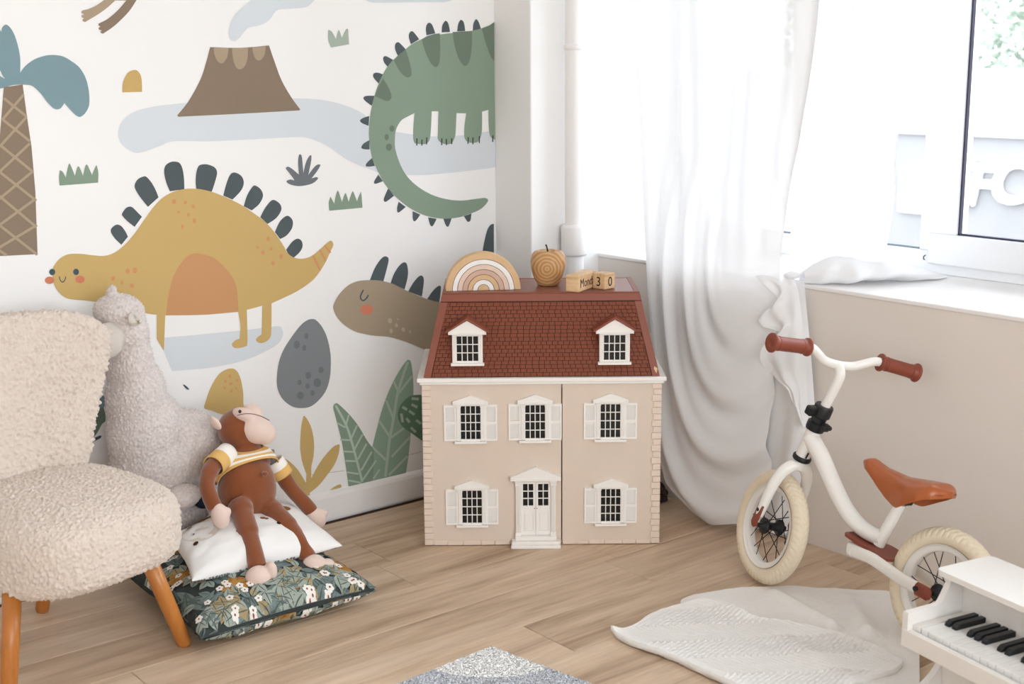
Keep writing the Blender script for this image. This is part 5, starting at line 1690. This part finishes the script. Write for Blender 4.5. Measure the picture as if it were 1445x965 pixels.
ear.grid(ear_f, 24, 12, wrap=True)
ear.build('ear', M_LFACE, llama, smooth=True, world=True, mods=[('SOLIDIFY', {'thickness': .007})])
ft = MB().ball((1.382, 2.995, 0.2467), (.046, .040, .030), Matrix.Rotation(R(-4), 3, 'Y'), 28, 18)
ft.build('foot', M_LLAMA, llama, smooth=True, world=True, mods=[('REMESH', {'mode': 'VOXEL', 'voxel_size': .004, 'use_smooth_shade': True}), ('DISPLACE', {'strength': .005, 'mid_level': .5, 'texture': TX_CURL2, 'texture_coords': 'LOCAL'})])
MB().ball((1.437, 3, 0.2262), (.024, .030, .024)).build('hoof', mat('navy_felt', (42, 48, 64), 0.9, 0.1, 0.05, 80), llama, smooth=True, world=True)

# ------------------------------------------------------------------ plush monkey
monkey = thing('plush_monkey', 'brown plush monkey in striped yellow top sitting on the cushions', 'plush toy', (1.508, 2.9, 0.1732))
M_FUR = mat('rust_brown_velour', (132, 72, 38), 0.75, 0.15, 0.14, 28, 0.15, 400, sheen=0.55)
M_SKIN = mat('pale_pink_velour', (226, 202, 190), 0.85, 0.1, 0.03, 60, 0.1, 400, sheen=0.3)
mk = MB()
mk.ball((1.526, 2.93, 0.2508), (.0755, .064, .088), None, 32, 20)
mk.ball((1.544, 2.955, 0.3064), (.058, .050, .055), None, 28, 16)
mk.tube([(1.546, 2.965, 0.3223), (1.546, 2.975, 0.363)], [.036, .038], 18)
mk.ball((1.541, 2.985, 0.3934), (.056, .054, .054), None, 28, 18)
# left arm (viewer's left), right arm
mk.tube(path3([(1.474, 2.945, 0.3446), (1.425, 2.915, 0.3303), (1.395, 2.885, 0.3022), (1.39, 2.86, 0.2754), (1.394, 2.845, 0.2498)], 5), [.021] * 8 + [.0195] * 13, 16)
mk.tube(path3([(1.622, 2.95, 0.2921), (1.639, 2.94, 0.2511), (1.655, 2.93, 0.2198), (1.679, 2.92, 0.1865), (1.7, 2.915, 0.1561)], 5), [.021] * 8 + [.0195] * 13, 16)
# legs
mk.tube(path3([(1.479, 2.885, 0.2316), (1.468, 2.845, 0.2116), (1.455, 2.795, 0.1793), (1.442, 2.75, 0.1502), (1.434, 2.72, 0.1253)], 5), [.030] * 4 + [.0265] * 6 + [.0225] * 11, 18)
mk.tube(path3([(1.562, 2.89, 0.2048), (1.565, 2.85, 0.1922), (1.571, 2.8, 0.1691), (1.571, 2.755, 0.1428), (1.574, 2.725, 0.1141)], 5), [.028] * 4 + [.0255] * 6 + [.0225] * 11, 18)
mk.ball((1.544, 2.868, 0.3028), (.009, .009, .007))
body = mk.build('monkey_body', M_FUR, monkey, smooth=True, world=True, mods=[('REMESH', {'mode': 'VOXEL', 'voxel_size': .0036, 'use_smooth_shade': True}), ('SMOOTH', {'iterations': 8, 'factor': .5})])
SK = [('REMESH', {'mode': 'VOXEL', 'voxel_size': .0028, 'use_smooth_shade': True}), ('SMOOTH', {'iterations': 8, 'factor': .6})]
# muzzle and eye patch
fc = MB()
Rt = Matrix.Rotation(R(22), 3, 'Y')
fc.ball((1.569, 2.952, 0.3935), (.0470, .045, .036), Rt, 30, 20)
fc.ball((1.587, 2.945, 0.3824), (.030, .036, .030), Rt, 24, 16)
fc.ball((1.541, 2.962, 0.4352), (.026, .034, .0175), Rt, 24, 16)
fc.ball((1.581, 2.985, 0.4329), (.026, .030, .0165), Rt, 24, 16)
face = fc.build('muzzle', M_SKIN, monkey, smooth=True, world=True, mods=SK)
MB().tube(path3([(1.508, 2.929, 0.4459), (1.523, 2.92, 0.4487), (1.54, 2.912, 0.4472), (1.562, 2.91, 0.4383), (1.587, 2.913, 0.4224)], 6), .0011, 6).build('mouth', mat('mouth_stitch', (128, 84, 96), 0.8, 0.1, 0.05, 50), monkey, smooth=True, world=True)
MB().ball((1.516, 2.93, 0.4541), .0042, nu=14, nv=10).build('eye', MATS['plush_eye'], monkey, smooth=True, world=True)
e1 = MB().ball((1.466, 2.965, 0.4258), (.0085, .020, .0195), Matrix.Rotation(R(-28), 3, 'Y'), 20, 12)
e1.build('ear', M_SKIN, monkey, smooth=True, world=True)
MB().ball((1.606, 3.03, 0.432), (.014, .010, .008), None, 16, 10).build('ear', M_SKIN, monkey, smooth=True, world=True)
# hands with a thumb, feet with a big toe
h1 = MB().ball((1.401, 2.835, 0.2329), (.0225, .021, .034), Matrix.Rotation(R(-14), 3, 'Y'), 20, 14).ball((1.417, 2.828, 0.242), (.0095, .010, .012), None, 16, 10)
h1.build('hand', M_SKIN, monkey, smooth=True, world=True, mods=SK)
h2 = MB().ball((1.709, 2.91, 0.1399), (.025, .021, .034), Matrix.Rotation(R(-38), 3, 'Y'), 20, 14).ball((1.729, 2.903, 0.149), (.010, .010, .010), None, 16, 10)
h2.build('hand', M_SKIN, monkey, smooth=True, world=True, mods=SK)
f1 = MB().ball((1.424, 2.7, 0.1108), (.032, .029, .029), None, 22, 14).ball((1.452, 2.69, 0.1246), (.0145, .019, .0225), None, 18, 12)
f1.build('foot', M_SKIN, monkey, smooth=True, world=True, mods=[SK[0], ('SMOOTH', {'iterations': 4, 'factor': .5})])
f2 = MB().ball((1.581, 2.708, 0.1009), (.031, .029, .026), Matrix.Rotation(R(15), 3, 'Y'), 22, 14).ball((1.613, 2.698, 0.0886), (.0190, .022, .0235), None, 18, 12)
f2.build('foot', M_SKIN, monkey, smooth=True, world=True, mods=[SK[0], ('SMOOTH', {'iterations': 4, 'factor': .5})])


# striped top: a shell over shoulders and chest with short sleeves
def stripe_mat():
    m = bpy.data.materials.new('yellow_white_stripes')
    m.use_nodes = True
    nt = m.node_tree
    b = nt.nodes['Principled BSDF']
    b.inputs['Roughness'].default_value = 0.9
    at = nt.nodes.new('ShaderNodeAttribute'); at.attribute_name = 'stripe'
    mth = nt.nodes.new('ShaderNodeMath'); mth.operation = 'FRACT'
    nt.links.new(at.outputs['Fac'], mth.inputs[0])
    cr = nt.nodes.new('ShaderNodeValToRGB')
    cr.color_ramp.interpolation = 'CONSTANT'
    cr.color_ramp.elements[0].color = (*lin((222, 178, 106)), 1)
    cr.color_ramp.elements[1].position = 0.5
    cr.color_ramp.elements[1].color = (*lin((240, 236, 228)), 1)
    nt.links.new(mth.outputs[0], cr.inputs['Fac']); nt.links.new(cr.outputs['Color'], b.inputs['Base Color'])
    return m


M_STR = stripe_mat()


def striped(name, mb, vals, parent):
    o = mb.build(name, M_STR, parent, smooth=True, world=True)
    a = o.data.attributes.new('stripe', 'FLOAT', 'POINT')
    for i, v_ in enumerate(vals):
        a.data[i].value = v_
    o.modifiers.new('thick', 'SOLIDIFY').thickness = .003
    return o


ct = Vector((1.532, 2.938, 0.2812))
neck = Vector((1.546, 2.972, 0.3489))
NS, NT = 72, 26
tm = MB()
vals = []


def torso_r(k_):
    return interp([0, .2, .5, 1], [.044, .062, .074, .0835], k_), interp([0, .2, .5, 1], [.046, .055, .064, .0715], k_)


def shirt(u, v):
    q = 2 * math.pi * u
    rx, ry = torso_r(v)
    front = max(0, -math.sin(q))
    base = neck.lerp(ct, v * (1.0 - .80 * front ** .8))
    return base + Vector((rx * math.cos(q), ry * math.sin(q) * 1.03, .012 * math.cos(q) * 0))


tm.grid(shirt, NS, NT, wrap=True)
vals = [(.02 + 2.46 * j / (NT - 1)) for j in range(NT) for i in range(NS)]
top_ = striped('striped_top', tm, vals, monkey)
for a, b_ in (((1.489, 2.95, 0.3499), (1.431, 2.918, 0.3321)), ((1.615, 2.952, 0.3024), (1.635, 2.942, 0.2611))):
    a, b_ = Vector(a), Vector(b_)
    d = (b_ - a).normalized(); o1 = d.orthogonal().normalized(); o2 = d.cross(o1)
    sm = MB().grid(lambda u, v: a.lerp(b_, v) + (o1 * math.cos(2 * math.pi * u) + o2 * math.sin(2 * math.pi * u)) * lerp(.0265, .0285, v), 24, 8, wrap=True)
    striped('sleeve', sm, [(.5 + 1.0 * j / 7) % 1 if j < 7 else .0 for j in range(8) for i in range(24)], top_)

# ------------------------------------------------------------------ knitted blanket
def slab(top, faces, th):
    """closed soft sheet: a top surface, the same surface lower down and a rim between"""
    n = len(top)
    mb = MB()
    cnt = {}
    for f in faces:
        for i in range(len(f)):
            e = (f[i], f[(i + 1) % len(f)])
            k_ = tuple(sorted(e))
            cnt[k_] = None if k_ in cnt else e
    rim = [e for e in cnt.values() if e]
    bot = [(x, y, max(.001, z - th)) for x, y, z in top]
    mb.add(list(top) + bot, [tuple(f) for f in faces] + [tuple(i + n for i in reversed(f)) for f in faces] + [(b, a, a + n, b + n) for a, b in rim])
    return mb


blanket = thing('knitted_blanket', 'crumpled cream knitted blanket with chevron ribs on floor by the bike', 'blanket', (2.25, 1.85, 0))
M_KNIT = mat('cream_knit', (242, 239, 235), 0.95, 0.05, 0.03, 50, 0.5, 420, sheen=0.2, bump_dist=0.002)
back_px = [(2.263, 2.132, 0), (2.375, 2.119, 0), (2.462, 2.079, 0), (2.548, 2.015, 0), (2.614, 1.935, 0), (2.701, 1.838, 0), (2.634, 1.762, -0), (2.514, 1.637, 0), (2.395, 1.546, 0), (2.273, 1.475, 0), (2.212, 1.527, 0), (2.234, 1.799, 0), (2.228, 2.007, 0)]
ridges = [(Vector((2.475, 2.011, 0)), Vector((2.398, 1.785, 0)), .030, .022), (Vector((2.586, 1.871, 0)), Vector((2.428, 1.709, 0)), .034, .026), (Vector((2.595, 1.751, -0)), Vector((2.414, 1.599, 0)), .012, .03)]


def seg_d(p, a, b):
    ab = b - a
    t = max(0, min(1, (p - a).dot(ab) / ab.length_squared))
    return (p - a - ab * t).length, t


def back_h(x, y):
    p = Vector((x, y, 0))
    h = .004
    for a, b, am, wd in ridges:
        d, t = seg_d(p, a, b)
        h += am * math.exp(-(d / wd) ** 2) * (.35 + .65 * t)
    q = x * .9 + y * .5
    h += .0012 * abs(math.sin(x * 420)) * abs(math.sin(y * 420)) + .003 * noise.noise(Vector((x * 14, y * 14, 0)))
    return h


o2d = catmull([(p[0], p[1], 0) for p in back_px], 8)
pts, fcs = poly_area(o2d, .0055)
bk = slab([(x, y, .004 + back_h(x, y)) for x, y in pts], fcs, .006)
bk.build('under_layer', M_KNIT, blanket, smooth=True, world=True)
front_px = [(2.001, 2.099, 0), (2.008, 2.095, 0.01), (2.028, 2.087, 0.012), (2.066, 2.087, 0.01), (2.123, 2.102, 0.012), (2.196, 2.104, 0.02), (2.249, 2.085, 0.03), (2.284, 2.06, 0.03), (2.295, 2.002, 0.026), (2.296, 1.936, 0.024), (2.324, 1.865, 0.022), (2.36, 1.771, 0.028), (2.374, 1.685, 0.026), (2.372, 1.602, 0.022), (2.373, 1.574, 0.02), (2.327, 1.559, 0.018), (2.267, 1.569, 0.02), (2.199, 1.573, 0.022), (2.106, 1.564, 0.02), (2.024, 1.653, 0.004), (2.011, 1.788, 0.002), (2.012, 1.914, 0.002), (1.997, 2.021, 0.002)]
o2d = catmull([(p[0], p[1], 0) for p in front_px], 8)
edge_pts = [Vector((a, b, 0)) for a, b in o2d]


def edge_d(x, y):
    return min(math.hypot(x - e.x, y - e.y) for e in edge_pts[::2])


chev_dir = Vector((.80, -.60))


def front_h(x, y):
    p = Vector((x, y, 0))
    h = .014
    d, t = seg_d(p, Vector((2.269, 2.138, 0)), Vector((2.304, 1.975, 0)))
    h += .016 * math.exp(-(d / .045) ** 2)
    d, t = seg_d(p, Vector((2.339, 1.887, 0)), Vector((2.388, 1.646, 0)))
    h += .012 * math.exp(-(d / .05) ** 2)
    d, t = seg_d(p, Vector((2.265, 1.846, 0)), Vector((2.199, 1.58, 0)))
    h += .008 * math.exp(-(d / .03) ** 2)
    d, t = seg_d(p, Vector((2.007, 2.099, 0)), Vector((2.028, 2.107, 0)))
    h += .008 * math.exp(-(d / .012) ** 2)
    # chevron ribs
    a = x * chev_dir.x + y * chev_dir.y
    c = -x * chev_dir.y + y * chev_dir.x
    zig = abs(((c / .085) % 2) - 1) * .085
    rib = math.sin((a + zig * 1.0) * 2 * math.pi / .0155)
    fade = smooth01(edge_d(x, y) / .03)
    h += (.0042 * rib + .0005 * math.sin(c * 900)) * fade
    h += .003 * noise.noise(Vector((x * 10, y * 10, 2)))
    return h


pts, fcs = poly_area(o2d, .0036)
bf = slab([(x, y, .006 + front_h(x, y)) for x, y in pts], fcs, .015)
bf.build('folded_layer', M_KNIT, blanket, smooth=True, world=True)

# ------------------------------------------------------------------ shaggy rug
rug = thing('shaggy_rug', 'grey shaggy rug with a white corner lying on the wooden floor', 'rug', (1.55, 2.05, 0))
RC = Vector((1.751, 2.231, 0.01)); RL = Vector((1.452, 2.21, 0.01)); RR = Vector((1.802, 1.929, 0.01))
dl = (RL - RC).normalized(); drr = (RR - RC).normalized()
M_RG = mat('grey_pile', (206, 209, 216), 0.95, 0.05, 0.08, 160, 0.12, 300, sheen=0.2)
M_RWH = mat('white_pile', (250, 249, 247), 0.95, 0.05, 0.01, 160, 0.06, 300, sheen=0.2)


def in_white(a, b):
    return a * a + b * b < .176 ** 2


def rug_z(a, b):
    p = RC + dl * a + drr * b
    e = min(a, b)
    return .010 * smooth01(e / .012 + .25) + .0022 * noise.noise(Vector((p.x * 90, p.y * 90, 0))) + .0012 * noise.noise(Vector((p.x * 260, p.y * 260, 4)))


wv, gv = MB(), MB()
stp = .003
for i in range(int(.62 / stp)):
    for j in range(int(.50 / stp)):
        a0, b0 = i * stp, j * stp
        q = [(a0, b0), (a0 + stp, b0), (a0 + stp, b0 + stp), (a0, b0 + stp)]
        P = [RC + dl * a + drr * b for a, b in q]
        P = [Vector((p.x, p.y, max(.0015, rug_z(a, b)))) for p, (a, b) in zip(P, q)]
        (wv if in_white(a0, b0) else gv).add(P, [(0, 1, 2, 3)])
for nm, mb, m in (('rug_corner', wv, M_RWH), ('rug_field', gv, M_RG)):
    o = mb.build(nm, m, rug, smooth=True, world=True, mods=[('WELD', {'merge_threshold': .0004}), ('SOLIDIFY', {'thickness': .0012, 'offset': -1})])
random.seed(8)
tw_, tg_ = MB(), MB()
for i in range(1500):
    a, b = random.uniform(-.003, .40), random.uniform(-.003, .34)
    p = RC + dl * a + drr * b
    z = max(.001, rug_z(max(0, a), max(0, b)))
    t = Vector((random.uniform(-.004, .004), random.uniform(-.004, .004), random.uniform(.003, .0055)))
    w = Vector((random.uniform(-1, 1), random.uniform(-1, 1), 0)).normalized() * .0011
    w2 = Vector((-w.y, w.x, 0))
    base = Vector((p.x, p.y, z - .002))
    (tw_ if in_white(max(a, 0), max(b, 0)) else tg_).add([base + w, base - w * .5 + w2, base - w * .5 - w2, base + t], [(0, 1, 3), (1, 2, 3), (2, 0, 3)])
tag(tw_.build('white_pile', M_RWH, rug, world=True), None, kind='stuff')
tag(tg_.build('grey_pile', M_RG, rug, world=True), None, kind='stuff')

# ------------------------------------------------------------------ the street outside the window
shop = thing('shop_building', 'pale shop front across the street seen through the window glass', 'building', (14.0, 9.0, -3.2))
M_FAC = mat('pale_facade', (190, 190, 190), 0.9, 0.1, 0.03, 2)
M_SIGN = mat('grey_sign_panel', (132, 129, 128), 0.8, 0.2, 0.05, 2)
MB().box(14.10, 17.0, 3.0, 16.0, -3.2, 1.15).build('facade', M_FAC, shop, world=True)
MB().box(14.02, 14.10, 6.2, 10.02, -1.05, .42).build('sign_panel', M_SIGN, shop, world=True)
MB().box(13.96, 14.10, 6.1, 10.12, .42, .50).build('sign_trim', M_FAC, shop, world=True)
MB().box(13.95, 14.02, 9.30, 9.70, -.53, -.01).build('sign_board', mat('white_sign_paint', (242, 242, 242), 0.6, 0.2, 0.01, 5), shop, world=True, bevel=.04)
for ch, yy, sz in (('K', 9.16, .68), ('F', 8.80, .68), ('C', 8.50, .68)):
    TM2 = Matrix(((0, 0, -1, 13.97), (-1, 0, 0, yy), (0, 1, 0, -.36 if ch != 'C' else -.30), (0, 0, 0, 1)))
    text_mesh(ch, sz, .03, TM2, shear=.22, bold=.016).build('letter', MATS['white_sign_paint'], shop, world=True)
for y0 in (5.0, 7.0, 11.2, 13.2):
    w = MB().box(14.05, 14.10, y0, y0 + 1.2, -2.9, -1.2).build('shop_window', mat('shop_glass', (120, 126, 132), 0.2, 0.5, 0.03, 3), shop, world=True)
struct('street', MB().box(3.6, 60, -30, 50, -3.4, -3.2), mat('asphalt', (120, 120, 122), 0.9, 0.1, 0.05, 2))


def tree(label, loc, h, r, seed, n):
    t = thing('street_tree', label, 'tree', loc, group='trees behind the shop')
    random.seed(seed)
    MB().tube([(0, 0, 0), (.05, 0, h * .4), (0, .05, h * .7)], [.16, .12, .06], 10).build('trunk', mat('bark', (96, 84, 74), 0.9, 0.1, 0.1, 10), t, smooth=True)
    cr_ = MB()
    for i in range(n):
        while True:
            q = Vector((random.uniform(-1, 1), random.uniform(-1, 1), random.uniform(-1, 1)))
            if q.length < 1: break
        c = Vector((q.x * r, q.y * r, h * .68 + q.z * h * .34))
        a = Vector((random.uniform(-1, 1), random.uniform(-1, 1), random.uniform(-1, 1))).normalized() * .09
        b_ = a.orthogonal().normalized() * .055
        cr_.add([c - a, c - b_, c + a, c + b_], [(0, 1, 2, 3)])
    tag(cr_.build('foliage', mat('leaf_green', (158, 167, 152), 0.8, 0.1, 0.2, 3), t), None, kind='stuff')
    return t


tree('leafy street tree standing behind the shop roof at frame edge', (21.0, 11.6, -3.2), 7.2, 1.7, 1, 5000)
tree('bare-topped street tree behind the shop, seen in the narrow pane', (20.0, 15.6, -3.2), 6.7, 1.2, 2, 2500)
